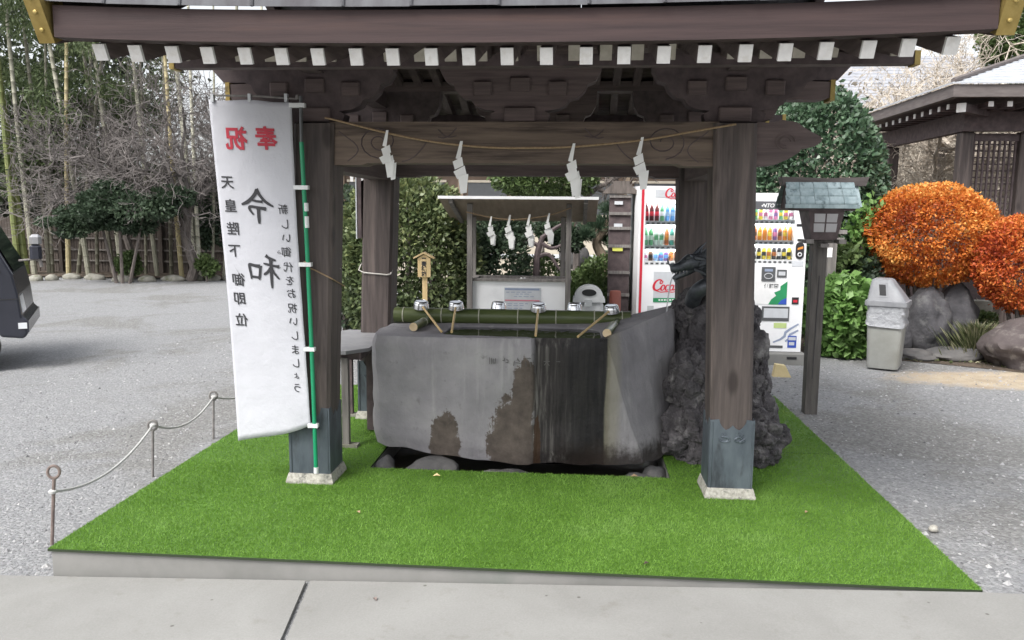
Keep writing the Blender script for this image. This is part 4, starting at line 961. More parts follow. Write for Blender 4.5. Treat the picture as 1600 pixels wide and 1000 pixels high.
tag(obj('pillar_cord', mb, M['cord'], None, True, (c, YR, zc)), 'white cord looped round the left rear pillar', 'cord')

# ================================================================ SACRED ROPES AND PAPER STREAMERS
YS = 4.31
def rope_path(pts, n=10): return smoothpath(pts, n)
mb = MB(); rp = rope_path([at(508, 184, YS+.01), at(522, 187, YS), at(606, 208, YS), at(680, 222, YS), at(760, 230, YS), at(830, 231, YS), at(900, 229, YS), at(1003, 219, YS), at(1080, 206, YS), at(1132, 197, YS), at(1150, 194, YS+.005)], 8)
mb.tube(rp, .0055, 8); tag(obj('straw_rope', mb, M['rope'], None, True, tuple(rp[0])), 'thin straw rope sagging across the front beam of the wash pavilion', 'rope')
def shide_mb(h, flip=1, v=0, double=False):
    Q = [[(-.006, .012), (.008, .012), (-.006, -.088), (-.030, -.080)], [(-.042, -.098), (.008, -.072), (.016, -.118), (-.030, -.140)], [(-.046, -.150), (.016, -.118), (.028, -.166), (-.024, -.190)], [(-.018, -.176), (.040, -.162), (.030, -.262), (-.004, -.268)]]
    mb = MB(); k = h/.265
    for i, q in enumerate(Q):
        j = [(x*flip*k+.003*math.sin(v*3+i*2), z*k) for x, z in q]
        y = .010*((i+v) % 2)-.004; tw = .012*math.sin(v*1.7+i)
        a = [(x, y+tw*(x*20), z) for x, z in j]; b_ = [(x, y+tw*(x*20)+.0012, z) for x, z in j]
        n = 4; mb.add(a+b_, [(0, 1, 2, 3), (7, 6, 5, 4)]+[(m, 4+m, 4+(m+1) % n, (m+1) % n) for m in range(n)])
        if double and i >= 2:
            a = [(x*.8+.016*flip, y+.012, z-.012) for x, z in j]; b_ = [(x, y_+.0012, z) for x, y_, z in a]; mb.add(a+b_, [(0, 1, 2, 3), (7, 6, 5, 4)]+[(m, 4+m, 4+(m+1) % n, (m+1) % n) for m in range(n)])
    if flip < 0: mb.f = [f[::-1] for f in mb.f]
    return mb
def shide(u, v0, v1, y, label, group, flip=1, v=0, double=False):
    a = at(u, v0, y); h = a.z-at(u, v1, y).z
    o = bpy.data.objects.new('paper_streamer', mesh_of('paper_streamer', shide_mb(h, flip, v, double), M['paper'])); o.location = a+Vector((0, -.012, 0)); link(o)
    tag(o, label, 'paper streamer', group)
G1 = 'paper streamers on the front beam rope'; G2 = 'paper streamers under the offering stand roof'
shide(606, 207, 277, YS, 'leftmost zigzag paper streamer on the front beam', G1, 1, 0, True)
shide(721, 224, 302, YS, 'second paper streamer from the left on the front beam', G1, 1, 1)
shide(897, 228, 306, YS, 'third paper streamer from the left on the front beam', G1, 1, 2, True)
shide(1003, 218, 296, YS, 'rightmost paper streamer on the front beam', G1, 1, 3)
shide(551, 252, 284, 5.70, 'crumpled white paper beside the notice board on the rear pillar', 'paper scraps on the rear pillar', -1, 1)
shide(565, 256, 282, 5.70, 'second white paper scrap right of the notice board edge', 'paper scraps on the rear pillar', 1, 2)
nb = thing('notice_board', 'narrow dark board with pale edge on the left rear pillar', 'board', tuple(at(562, 372, 5.78)))
a, b_ = at(559, 283, 5.78), at(559, 372, 5.78); px0 = XL+.04-HW
mb = MB(); mb.bbox(a.x-.012, px0+.004, 5.79, 5.99, b_.z, a.z+.06); obj('panel', mb, M['wood_dark'], nb)
mb = MB(); mb.bbox(a.x-.021, a.x-.0125, 5.785, 5.995, b_.z-.005, a.z+.065); obj('edge_strip', mb, M['lightgrey'], nb)

# ================================================================ OFFERING STAND BEHIND THE BASIN
st = thing('offering_stand', 'small timber shelter over a white offering box behind the basin', 'offering box', (-.52, 8.3, 0))
rl, rr_ = at(685, 310, 7.9), at(935, 308, 7.9)
mb = MB(); zf = (rl.z+rr_.z)/2
mb.prism([(7.9, zf-.012), (8.75, zf-.235), (8.75, zf-.215), (7.9, zf+.008)], rl.x, rr_.x, 'x'); rf = obj('shelter_roof', mb, M['brown_ply'], st)
mb = MB(); mb.bbox(rl.x-.004, rr_.x+.004, 7.885, 7.9-.001, zf-.014, zf+.014); obj('roof_edge', mb, M['white_paint'], rf)
for q in np.linspace(rl.x+.12, rr_.x-.12, 2):
    mb = MB(); mb.prism([(7.91, zf-.055), (8.7, zf-.263), (8.7, zf-.226), (7.91, zf-.0145)], q-.02, q+.02, 'x'); obj('roof_batten', mb, M['grey_wood'], rf)
for u0, u1, y in ((730, 738, 8.06), (889, 887, 8.06), (738, 742, 8.56), (880, 879, 8.56)):
    a = at(u0, 318, y); b_ = at(u1, 485, y); mb = MB(); zt = zf-.012-.262*(y-7.9)
    mb.bbox((a.x+b_.x)/2-.026, (a.x+b_.x)/2+.026, y-.024, y+.024, -.02, zt-.004); o = obj('post', mb, M['grey_wood'], st)
bx0, bx1 = at(737, 440, 8.1).x, at(889, 440, 8.1).x; zt = at(810, 440, 8.1).z
mb = MB(); mb.bbox(bx0, bx1, 8.1, 8.13, .12, zt); mb.bbox(bx0, bx1, 8.48, 8.51, .12, zt); mb.bbox(bx0, bx0+.03, 8.131, 8.479, .12, zt); mb.bbox(bx1-.03, bx1, 8.131, 8.479, .12, zt); mb.bbox(bx0+.031, bx1-.031, 8.131, 8.479, .5, .52)
bxo = obj('offering_box', mb, M['white_paint'], st)
mb = MB(); f = .022
mb.bbox(bx0-f, bx1+f, 8.1-f, 8.145, zt+.002, zt+.028); mb.bbox(bx0-f, bx1+f, 8.465, 8.51+f, zt+.002, zt+.028); mb.bbox(bx0-f, bx0+.045, 8.146, 8.464, zt+.002, zt+.028); mb.bbox(bx1-.045, bx1+f, 8.146, 8.464, zt+.002, zt+.028); obj('box_rim', mb, M['grey_wood'], bxo)
mb = MB()
for k in range(11): x = bx0+.08+k*(bx1-bx0-.16)/10; mb.bbox(x-.008, x+.008, 8.147, 8.463, zt-.05, zt-.035)
tag(obj('grate_bars', mb, M['wood_dark'], bxo), kind='stuff')
nt0, nt1 = at(788, 449, 8.1), at(845, 488, 8.1)
mb = MB(); mb.bbox(nt0.x, nt1.x, 8.0955, 8.0985, nt1.z, nt0.z); pn = obj('paper_notice', mb, M['lightgrey'], bxo)
def strip(parent, name, u0, u1, v0, v1, y, mat):
    a, b_ = at(u0, v0, y), at(u1, v1, y); mb = MB(); mb.bbox(a.x, b_.x, y, y+.001, b_.z, a.z); obj(name, mb, mat, parent)
strip(pn, 'blue_band', 789, 843, 450, 454, 8.093, M['bluegrey']); strip(pn, 'red_band', 789, 843, 468, 471, 8.093, M['pinkred'])
mb = MB(); random.seed(3)
for v, n, s in ((456, 5, 791), (459, 3, 806), (463, 4, 803), (474, 4, 793), (477, 3, 793), (481, 3, 793)):
    u = s
    for k in range(n): w = random.uniform(4, 8); a, b_ = at(u, v, 8.094), at(u+w, v+1.1, 8.094); mb.bbox(a.x, b_.x, 8.0945, 8.0952, b_.z, a.z); u += w+2.5
tag(obj('print_lines', mb, M['bluegrey'], pn), kind='stuff')
mb = MB(); mb.tube(rope_path([at(728, 331, 8.03), at(768, 340, 8.02), at(800, 343, 8.02), at(830, 341, 8.02), at(860, 336, 8.02), at(892, 325, 8.03)], 6), .006, 6)
tag(obj('shelter_rope', mb, M['rope'], None, True, tuple(at(728, 331, 8.03))), 'brown rope strung between the posts of the offering stand', 'rope')
for u, v0, v1, k, lab in ((768, 340, 382, 0, 'leftmost white paper streamer under the offering stand roof'), (797, 338, 388, 1, 'second paper streamer from the left under the stand roof'), (828, 337, 385, 2, 'third paper streamer from the left under the stand roof'), (858, 335, 380, 3, 'rightmost paper streamer under the offering stand roof')):
    shide(u, v0, v1, 8.015, lab, G2, 1, k, True)
mb = MB()
for k in range(5):
    a = at(812+k*2.5, 437-(k % 2)*2, 8.2); mb.lathe([(.012, 0), (.012, .003)], a, 10, Matrix.Rotation(.6*k, 3, 'X'))
tag(obj('paper_twists', mb, M['coin_white'], None, False, tuple(at(816, 437, 8.2))), 'crumpled white paper bits lying on the offering box rim', 'paper', kind='stuff')
# wooden sign
sg = thing('wooden_sign', 'pale new wooden roofed sign board on a stake by the hedge', 'sign', tuple(at(662, 470, 7.1).xy)+(0,))
a, b_ = at(653, 402, 7.1), at(673, 433, 7.1); cx = (a.x+b_.x)/2; w = (b_.x-a.x)/2
mb = MB(); mb.prism([(cx-w, b_.z), (cx+w, b_.z), (cx+w, a.z-.01), (cx, a.z+.028), (cx-w, a.z-.01)], 7.085, 7.11, 'y'); bd = obj('board', mb, M['new_wood'], sg)
mb = MB(); rw = w+.035; zt = a.z+.05
for s in (-1, 1): mb.prism([(cx, zt), (cx+s*rw, zt-.048), (cx+s*rw, zt-.063), (cx, zt-.016)], 7.065, 7.13, 'y')
obj('little_roof', mb, M['new_wood'], sg)
mb = MB(); mb.bbox(cx-.022, cx+.022, 7.112, 7.135, -.1, a.z-.02); obj('stake', mb, M['new_wood'], sg)
for k, ch in enumerate('賽銭箱'):
    mb = MB(); flat_on(mb, text_geo(ch, 1, 0, .02), (cx, 7.0835, at(662, 412+k*8, 7.1).z), (1, 0, 0), (0, 0, 1), .050); obj('lettering', mb, M['ink'], bd)
mb = MB(); mb.prism([(cx-.022, a.z-.002), (cx+.022, a.z-.002), (cx+.016, a.z-.012), (cx-.016, a.z-.012)], 7.0835, 7.0848, 'y'); obj('slot', mb, M['ink'], bd)

# ================================================================ WHITE BIN, RACK, CLAY PIPE
wb = thing('white_bin', 'white plastic litter bin with dark oval opening behind the bamboo', 'bin', (at(920, 480, 8.2).x, 8.35, 0))
cx = at(920, 480, 8.2).x; mb = MB()
mb.cbox(cx-.15, cx+.15, 8.20, 8.50, 0, .64, .03); obj('body', mb, M['white_plastic'], wb)
mb = MB(); mb.prism([(cx+x, z) for x, z in [(-.165, .645), (.165, .645), (.163, .68)]+arc(0, .68, .15, .125, 0, 180, 16)+[(-.163, .68)]], 8.18, 8.5, 'y'); ld = obj('lid', mb, M['white_plastic'], wb)
mb = MB(); mb.prism(arc(cx, .745, .074, .036, 0, 360, 20)[:-1], 8.172, 8.1795, 'y'); obj('opening', mb, M['black'], ld)
mb = MB(); mb.bbox(cx-.045, cx+.03, 8.165, 8.178, .60, .67); obj('latch', mb, M['vend_grey'], ld)
rk = thing('tray_rack', 'dark wooden tiered rack with small pale and yellow labels by the drinks machine', 'rack', (at(967, 480, 8.9).x, 8.95, 0))
x0, x1 = at(951, 400, 8.85).x, at(984, 400, 8.85).x; z0, z1 = .0, at(965, 304, 8.85).z
mb = MB(); mb.bbox(x0, x1, 8.86, 9.08, 0, z1); obj('cabinet', mb, M['wood_dark'], rk)
for v in (306, 333, 356, 384, 425, 460):
    z = at(965, v, 8.85).z; mb = MB(); mb.bbox(x0-.006, x1+.006, 8.835, 8.86, z-.02, z+.012); obj('shelf_lip', mb, M['grey_wood'], rk)
for v, m, w in ((317, 'lightgrey', .045), (352, 'lightgrey', .045), (388, 'yellow', .055)):
    z = at(965, v, 8.85).z; mb = MB(); mb.bbox((x0+x1)/2-w-.02, (x0+x1)/2+w-.02, 8.84, 8.8585, z-.018-(.012 if m == 'yellow' else 0), z+.018); obj('label_plate', mb, M[m], rk)
mb = MB(); c = (x0+x1)/2; mb.prism([(c-.20, z1+.01), (c+.20, z1+.01), (c+.17, z1+.045), (c+.09, z1+.12), (c+.10, z1+.145), (c-.10, z1+.145), (c-.09, z1+.12), (c-.17, z1+.045)], 8.82, 9.1, 'y'); obj('cap_roof', mb, M['bark'], rk)
x, z = at(961, 470, 8.6).x, at(961, 450, 8.6).z
mb = MB(); mb.lathe([(.062, 0), (.062, z-.02), (.055, z), (.03, z+.004), (.001, z+.004)], (x, 8.6, -.03), 18); tag(obj('clay_pipe', mb, M['terracotta'], None, True, (x, 8.6, 0)), 'reddish brown clay pipe standing beside the white bin', 'pipe')

# ================================================================ DRINKS MACHINES
def emit(name, c, st):
    m, nt, b = newmat(name); b.inputs['Emission Color'].default_value = (*c, 1); b.inputs['Emission Strength'].default_value = st; return m
M['tube_light'] = emit('display_tube', (1, .98, .95), 20)
DR = {k: plain('drink_'+k, c, .3) for k, c in dict(cola=(.10, .015, .015), redlabel=(.55, .03, .05), green=(.14, .40, .20), teal=(.08, .33, .27), blue=(.12, .32, .66), pale=(.62, .74, .68), orange=(.68, .26, .04), amber=(.45, .15, .05), yellow=(.72, .55, .06), purple=(.22, .12, .32), white=(.78, .78, .8), pink=(.6, .2, .35), brown=(.13, .07, .04), black=(.03, .03, .035), sky=(.35, .5, .72)).items()}
def bottle_mesh(h, r):
    mb = MB(); mb.lathe([(r*.9, 0), (r, .01), (r, h*.22), (r*.93, h*.27), (r*.93, h*.50), (r, h*.55), (r*.95, h*.66), (r*.5, h*.82), (r*.36, h*.88), (r*.36, h*.93)], (0, 0, 0), 12); return mb
def bottle(parent, x, y, z, h, r, body, label, cap, can=False):
    if can:
        mb = MB(); mb.lathe([(r*.85, 0), (r, h*.05), (r, h*.92), (r*.82, h)], (x, y, z), 12); b = lobj('can', mb, DR[body], parent, True)
        mb = MB(); mb.lathe([(r+.0008, h*.3), (r+.0008, h*.62)], (x, y, z), 12, cap=False); lobj('print_band', mb, DR[label], b, True); return
    mb = bottle_mesh(h, r); mb.v = [(p[0]+x, p[1]+y, p[2]+z) for p in mb.v]; b = lobj('bottle', mb, DR[body], parent, True)
    mb = MB(); mb.lathe([(r*.945+.0008, h*.27), (r*.945+.0008, h*.51)], (x, y, z), 12, cap=False); lobj('bottle_label', mb, DR[label], b, True)
    mb = MB(); mb.lathe([(r*.42, h*.93), (r*.42, h)], (x, y, z), 10); lobj('bottle_cap', mb, DR[cap], b, True)
def machine(name, label, loc, rz, W, D, z0, H, win, rows, side_mat):
    root = thing(name, label, 'vending machine', loc); root.rotation_euler = (0, 0, rz)
    x0, x1, wz0, wz1 = win; mb = MB(); dp = .13
    mb.bbox(0, .022, .0, D, z0, H); mb.bbox(W-.022, W, 0, D, z0, H)
    lobj('side_panel', mb, side_mat, root)
    mb = MB(); mb.bbox(.0225, W-.0225, dp, D-.002, z0+.002, H-.002)
    mb.bbox(.0225, x0, 0, dp-.001, z0, H-.001); mb.bbox(x1, W-.0225, 0, dp-.001, z0, H-.001); mb.bbox(x0+.0005, x1-.0005, 0, dp-.001, z0, wz0); mb.bbox(x0+.0005, x1-.0005, 0, dp-.001, wz1, H-.001)
    lobj('cabinet', mb, M['white_paint'], root)
    mb = MB(); mb.bbox(x0+.001, x1-.001, dp-.006, dp-.0015, wz0+.001, wz1-.001); lobj('display_lining', mb, M['white_paint'], root)
    rows = [(zb, hh, items+items[2:5]) for zb, hh, items in rows]
    for r_, (zb, hh, items) in enumerate(rows):
        mb = MB(); mb.bbox(x0+.002, x1-.002, .006, .118, zb-.045, zb-.002); sh = lobj('shelf', mb, M['white_plastic'], root)
        n = len(items); step = (x1-x0)/n
        for k, it in enumerate(items):
            xx = x0+(k+.5)*step
            can = it[0].startswith('*'); bottle(root, xx, .07, zb, hh*(1 if not can else .82), step*.40, it[0].lstrip('*'), it[1], it[2] if len(it) > 2 else 'white', can)
            mb = MB(); mb.bbox(xx-step*.28, xx+step*.28, .001, .0058, zb-.036, zb-.016); lobj('select_button', mb, M['dgrey'], sh)
    mb = MB(); mb.tube([(x0+.03, .05, wz1-.016), (x1-.03, .05, wz1-.016)], .010, 8); lobj('fill_light_tube', mb, M['tube_light'], root)
    for zb, hh, items in rows[:-1]:  # extra glowing tubes added under the shelves to brighten the lower rows
        mb = MB(); mb.tube([(x0+.03, .045, zb-.055), (x1-.03, .045, zb-.055)], .007, 8); lobj('fill_light_tube', mb, M['tube_light'], root)
    mb = MB(); mb.bbox(x0+.001, x1-.001, .002, .0045, rows[-1][0]+.002, wz1-.002)
    lobj('glass_pane', mb, M['glass'], root)
    return root
def plate(root, name, x0, x1, z0, z1, mat, y=-.004, t=.004):
    mb = MB(); mb.bbox(x0, x1, y, y+t-.0005, z0, z1); return lobj(name, mb, mat, root)
c, r_, g, t_, b_, p_, o_ = ('cola', 'redlabel', 'redlabel'), ('cola', 'redlabel', 'redlabel'), ('green', 'white', 'green'), ('teal', 'white', 'teal'), ('blue', 'sky', 'white'), ('pale', 'green', 'white'), ('amber', 'orange', 'white')
vm1 = machine('drinks_machine', 'white drinks machine with red edge stripe and red script lettering', (.672, 8.70, 0), math.radians(10), 1.0, .66, .05, 1.845, (.05, .74, 1.0, 1.69),
    [(1.475, .195, [c, r_, c, g, b_, b_, ('white', 'blue', 'blue'), p_, g]), (1.215, .205, [('green', 'pale', 'white'), ('green', 'pale'), p_, p_, o_, t_, o_, o_, g]), (1.045, .125, [('*white', 'pink'), ('*brown', 'black'), ('*sky', 'blue'), ('*blue', 'purple'), ('*purple', 'blue'), ('*amber', 'orange'), ('*brown', 'amber'), ('*yellow', 'amber'), ('*brown', 'white')])], M['vend_grey'])
plate(vm1, 'red_stripe', .004, .030, .06, 1.835, M['red']); plate(vm1, 'white_edge', -.022, -.001, .055, 1.84, M['white_paint'], -.002, .2)
hp = plate(vm1, 'header_sign', .15, .80, 1.725, 1.805, M['lightgrey'])
LG = script_logo()
mb = MB(); flat_on(mb, LG, (.45, -.0055, 1.764), (1, 0, 0), (0, 0, 1), .090); lobj('script_lettering', mb, M['red'], hp)
ap = plate(vm1, 'advert_panel', .16, .66, .60, .93, M['lightgrey'])
mb = MB(); flat_on(mb, LG, (.40, -.0055, .775), (1, 0, 0), (0, 0, 1), .115); lobj('script_lettering', mb, M['red'], ap)
plate(ap, 'green_footer', .16, .66, .60, .645, M['green'], -.0055, .0015)
mb = MB(); 
for k in range(7): mb.bbox(.22+k*.03, .24+k*.03, -.0065, -.0058, .615, .632)
tag(lobj('footer_print', mb, M['coin_white'], ap), kind='stuff')
plate(vm1, 'flap', .20, .70, .22, .42, M['dgrey']); plate(vm1, 'coin_panel', .80, .95, .72, 1.45, M['lightgrey']); plate(vm1, 'lower_recess', .10, .17, .45, .56, M['vend_grey'])
y_, or_, bk = ('*yellow', 'black'), ('*orange', 'redlabel'), ('*black', 'white')
vm2 = machine('drinks_machine', 'white drinks machine with green and blue leaf print behind the lamp post', (1.705, 8.60, 0), math.radians(-1), .675, .66, .11, 1.775, (.03, .545, 1.04, 1.69),
    [(1.50, .145, [g, ('teal', 'white'), ('green', 'yellow'), ('*yellow', 'pink'), ('*white', 'pink'), ('*pink', 'white'), ('*pink', 'purple')]), (1.285, .165, [or_, o_, ('amber', 'brown'), ('orange', 'yellow', 'orange'), ('orange', 'orange', 'orange'), ('orange', 'yellow'), ('*purple', 'pink')]), (1.085, .150, [('*white', 'brown'), ('*white', 'black'), bk, ('*black', 'yellow'), y_, ('*yellow', 'amber'), ('*black', 'amber')])], M['white_paint'])
fx = lambda u: .655-(1254-u)*.0069
fz = lambda v: 1.767-(v-303)*.00672
hb = plate(vm2, 'brand_strip', .04, .54, fz(327.5), fz(314.5), M['vend_dark'], -.010, .0095)
mb = MB(); flat_on(mb, text_geo('ITO EN', 1, .25, .02), (fx(1206.5), -.0115, fz(321)), (1, 0, 0), (0, 0, 1), .056); lobj('lettering', mb, M['coin_white'], hb)
mb = MB()
for sx, sz in ((0, .010), (-.013, -.004), (.013, -.004)): mb.prism([(fx(1191)+sx+x*.8, fz(321)+sz+z) for x, z in ((-.014, 0), (0, .010), (.014, 0), (0, -.010))], -.0115, -.0102, 'y')
lobj('leaf_mark', mb, M['coin_white'], hb)
cu = plate(vm2, 'coin_unit', fx(1193), fx(1213), fz(438), fz(416), M['dgrey'], -.014, .014)
mb = MB(); mb.tube([(fx(1203)+.042*math.cos(a), -.016, fz(430)+.028*math.sin(a)) for a in np.linspace(0, 2*PI, 20)], .004, 5); lobj('coin_ring', mb, M['lightgrey'], cu)
plate(cu, 'readout', fx(1197), fx(1209), fz(423), fz(419), M['bluegrey'], -.0155, .0015)
ns = plate(vm2, 'note_slot', fx(1216), fx(1230), fz(432), fz(420), M['dgrey'], -.008, .008); plate(ns, 'slot_mouth', fx(1218), fx(1228), fz(429), fz(423), M['lightgrey'], -.0095, .0015)
lp = plate(vm2, 'leaf_print_panel', fx(1184), fx(1232), fz(475), fz(437), M['coin_white'])
mb = MB(); P = [(1232, 475), (1205, 475), (1209, 467), (1216, 461), (1213, 456), (1222, 452), (1222, 446), (1232, 438)]; mb.prism([(fx(u), fz(v)) for u, v in P], -.0056, -.0045, 'y'); lobj('green_print', mb, M['green'], lp)
mb = MB(); P = [(1232, 474.5), (1219, 474.5), (1224, 468), (1232, 464)]; mb.prism([(fx(u), fz(v)) for u, v in P], -.0066, -.0058, 'y'); lobj('blue_print', mb, M['blue'], lp)
mb = MB(); flat_on(mb, text_geo('伊藤園', 1, 0, .02), (fx(1208), -.0055, fz(446)), (1, 0, 0), (0, 0, 1), .05); lobj('lettering', mb, M['dgrey'], lp)
fl = plate(vm2, 'delivery_door', fx(1196), fx(1237), fz(501), fz(478), M['dgrey'], -.006, .006); plate(fl, 'door_flap', fx(1199), fx(1235), fz(496), fz(481), M['lightgrey'], -.009, .003)
plate(vm2, 'green_label', fx(1215), fx(1234), fz(512), fz(504), M['lime'])
mb = MB()
for P in ([(1215, 535), (1226, 530), (1232, 525), (1233, 519), (1240, 513), (1252, 505)], [(1233, 533), (1238, 530), (1240, 522), (1252, 515)]):
    flat_on(mb, ribbon([(fx(u), fz(v)) for u, v in P], .020), (0, -.003, 0), (1, 0, 0), (0, 0, 1))
lobj('swoosh_print', mb, M['bluegrey'], vm2)
plate(vm2, 'drinks_print', fx(1237), fx(1250), fz(543), fz(524), M['blue']); plate(vm2, 'pale_print', fx(1238), fx(1249), fz(531), fz(526), M['lightgrey'], -.0055, .0014); plate(vm2, 'pale_print', fx(1239), fx(1247), fz(539), fz(534), M['lightgrey'], -.0055, .0014)
plate(vm2, 'kick_shadow_strip', fx(1210), fx(1230), fz(544), fz(540), M['dgrey'])  # dark strip painted as the shadow near the machine's foot
ld_ = plate(vm2, 'display_led', fx(1241), fx(1254), fz(353), fz(349), M['black']); plate(ld_, 'green_light', fx(1251), fx(1254), fz(352), fz(349.5), M['green'], -.0055, .0014)
mb = MB(); mb.prism([(fx(1247.5)+x, fz(390)+z) for x, z in arc(0, .045, .042, .045, 0, 180, 10)+arc(0, -.045, .042, .045, 180, 360, 10)], -.010, -.0005, 'y'); cs = lobj('coin_slot', mb, M['black'], vm2)
mb = MB(); mb.prism([(fx(1244), fz(386)), (fx(1252), fz(383)), (fx(1252), fz(387)), (fx(1244), fz(389))], -.0116, -.0104, 'y'); lobj('orange_mark', mb, DR['orange'], cs)
mb = MB(); mb.tube([(fx(1247.5)+.018*math.cos(a), -.011, fz(396)+.018*math.sin(a)) for a in np.linspace(0, 2*PI, 14)], .006, 5); lobj('slot_ring', mb, M['white_plastic'], cs)
plate(vm2, 'price_label', fx(1237), fx(1254), fz(415), fz(406), M['lightgrey']); cr = plate(vm2, 'coin_return', fx(1240), fx(1250), fz(474), fz(463), M['black'], -.006, .006); plate(cr, 'red_light', fx(1242), fx(1248), fz(471), fz(467), M['red'], -.0075, .0014)
# plinth blocks and wedge
for x0, x1, lab in ((1.66, 2.42, 'concrete plinth under the right hand drinks machine'),):
    mb = MB(); mb.cbox(x0, x1, 8.5, 9.2, -.03, .105, .012); pl = obj('machine_plinth', mb, M['concrete'], None, False, (2.0, 8.8, 0)); tag(pl, lab, 'plinth')
    mb = MB(); mb.bbox(2.22, 2.32, 8.494, 8.4995, .045, .07); obj('vent_slot', mb, M['black'], pl)
mb = MB(); mb.cbox(.6, 1.6, 8.66, 9.5, -.06, .048, .01); tag(obj('machine_plinth', mb, M['concrete'], None, False, (1.1, 9, 0)), 'low concrete plinth under the red striped drinks machine', 'plinth')
mb = MB(); x = at(1220, 580, 7.9).x; mb.prism([(x-.08, -.02), (x+.09, -.02), (x+.03, .095), (x-.06, .105)], 7.85, 7.93, 'y'); tag(obj('yellow_wedge', mb, M['cream'], None, False, (x, 7.9, 0)), 'small pale yellow wedge on the gravel before the machines', 'wedge')

# ================================================================ WOODEN LAMP POST
lmp = thing('lamp_post', 'dark wooden lantern post with a verdigris roof beside the turf', 'lamp post', (1.86, 6.42, 0))
def taper(c0, c1, w0, d0, w1, d1, z0, z1):
    mb = MB(); mb.add([(c0[0]+x*w0, c0[1]+y*d0, z0) for x, y in ((-1, -1), (1, -1), (1, 1), (-1, 1))]+[(c1[0]+x*w1, c1[1]+y*d1, z1) for x, y in ((-1, -1), (1, -1), (1, 1), (-1, 1))], [(3, 2, 1, 0), (4, 5, 6, 7), (0, 1, 5, 4), (1, 2, 6, 5), (2, 3, 7, 6), (3, 0, 4, 7)]); return mb
ly = 6.42; b0 = at(1264.5, 640, ly); t0 = at(1279, 378, ly)
mb = taper((b0.x, ly), (t0.x, ly), .048, .048, .053, .053, -.05, t0.z); po = obj('post', mb, M['lamp_wood'], lmp)
mb = MB(); a, b_ = at(1266, 590, ly), at(1277, 430, ly); mb.tube([(a.x, ly-.0495, a.z), (b_.x, ly-.054, b_.z)], .003, 4); obj('split', mb, M['ink'], po)
zb0, zt0 = at(1280, 374, ly).z, at(1283, 322, ly).z; cb, ct = at(1281.5, 374, ly).x, at(1283.5, 325, ly).x
mb = taper((cb, ly), (ct, ly), .096, .096, .140, .140, zb0, zt0); lb = obj('lantern_box', mb, M['wood_dark'], lmp)
def on_box(x, z, side, off=.003):
    f = (z-zb0)/(zt0-zb0); hw = .096+.044*f; cx = cb+(ct-cb)*f
    return (cx+x, ly-hw-off, z) if side == 0 else (cx+hw+off, ly+x, z)
zc0, zc1 = at(1280, 363, ly).z, at(1280, 333, ly).z
for side in (0, 1):
    for i in (0, 1):
        for j in (0, 1):
            za, zb_ = zc0+(zc1-zc0)*(.03+.5*j), zc0+(zc1-zc0)*(.47+.5*j); xa, xb = (-.082, -.006) if i == 0 else (.006, .082)
            mb = MB(); P = [on_box(xa, za, side), on_box(xb, za, side), on_box(xb*1.06, zb_, side), on_box(xa*1.06, zb_, side)]; Q = [on_box(xa, za, side, -.004), on_box(xb, za, side, -.004), on_box(xb*1.06, zb_, side, -.004), on_box(xa*1.06, zb_, side, -.004)]
            mb.add(P+Q, [(0, 1, 2, 3), (0, 4, 5, 1), (1, 5, 6, 2), (2, 6, 7, 3), (3, 7, 4, 0)]); obj('pane', mb, M['milk_pane'], lb)
for z, w in ((zb0-.012, .135), (zb0-.042, .10)):
    mb = MB(); mb.bbox(cb-w, cb+w, ly-.03, ly+.03, z-.016, z+.012) if z > zb0-.03 else mb.bbox(cb-.03, cb+.03, ly-w*1.3, ly+w*1.3, z-.016, z+.012); obj('cross_arm', mb, M['grey_wood'], lmp)
for sx in (-1, 1):
    mb = MB(); mb.bbox(cb+sx*.12-.028, cb+sx*.12+.028, ly-.16, ly-.10, zb0-.028, zb0+.004); mb.bbox(cb+sx*.12-.02, cb+sx*.12+.02, ly-.11, ly+.12, zb0-.022, zb0-.002); obj('bracket_block', mb, M['grey_wood'], lmp)
# roof: three rows of copper shingles on both slopes and a plain ridge plate
e0, e1 = at(1228, 322, ly-.16).x, at(1342, 322, ly-.16).x; ze = at(1285, 323, ly-.16).z; zr = at(1285, 288, ly-.08).z
for sy in (-1, 1):
    for row in range(3):
        for k in range(5):
            y0 = ly+sy*(.165-.036*row); y1 = ly+sy*(.165-.036*(row+1)-.006); z0_ = ze+.02+(zr-ze)*row/3; z1_ = ze+.02+(zr-ze)*(row+1)/3+.004
            sh = 1-.022*row; w = (e1-e0)*sh/5; xs_ = (e0+e1)/2-(e1-e0)*sh/2+k*w+(.0); mb = MB()
            a = [(xs_+.0015, y0, z0_), (xs_+w-.0015, y0, z0_), (xs_+w-.0015, y1, z1_-.008), (xs_+.0015, y1, z1_-.008)]; mb.add(a+[(x, y, z+.012) for x, y, z in a], [(3, 2, 1, 0), (4, 5, 6, 7), (0, 1, 5, 4), (1, 2, 6, 5), (2, 3, 7, 6), (3, 0, 4, 7)])
            if sy > 0: mb.f = [f[::-1] for f in mb.f]
            obj('shingle', mb, M['patina'], lmp)
    mb = MB(); y0, y1 = sorted((ly+sy*.150, ly+sy*.172)); mb.bbox(e0-.004, e1+.004, y0, y1, ze-.012, ze+.018); obj('eave_strip', mb, M['patina'], lmp)
mb = MB(); mb.bbox(e0+.02, e1-.02, ly-.148, ly+.148, ze-.03, ze-.013); obj('roof_soffit', mb, M['wood_dark'], lmp)
mb = MB(); mb.prism([(ly-.13, ze-.012), (ly+.13, ze-.012), (ly+.03, zr+.02), (ly-.03, zr+.02)], e0+.03, e1-.03, 'x'); obj('roof_core', mb, M['wood_dark'], lmp)
r0_, r1_ = at(1218, 280, ly).x, at(1354, 280, ly).x; zq = at(1285, 288, ly).z
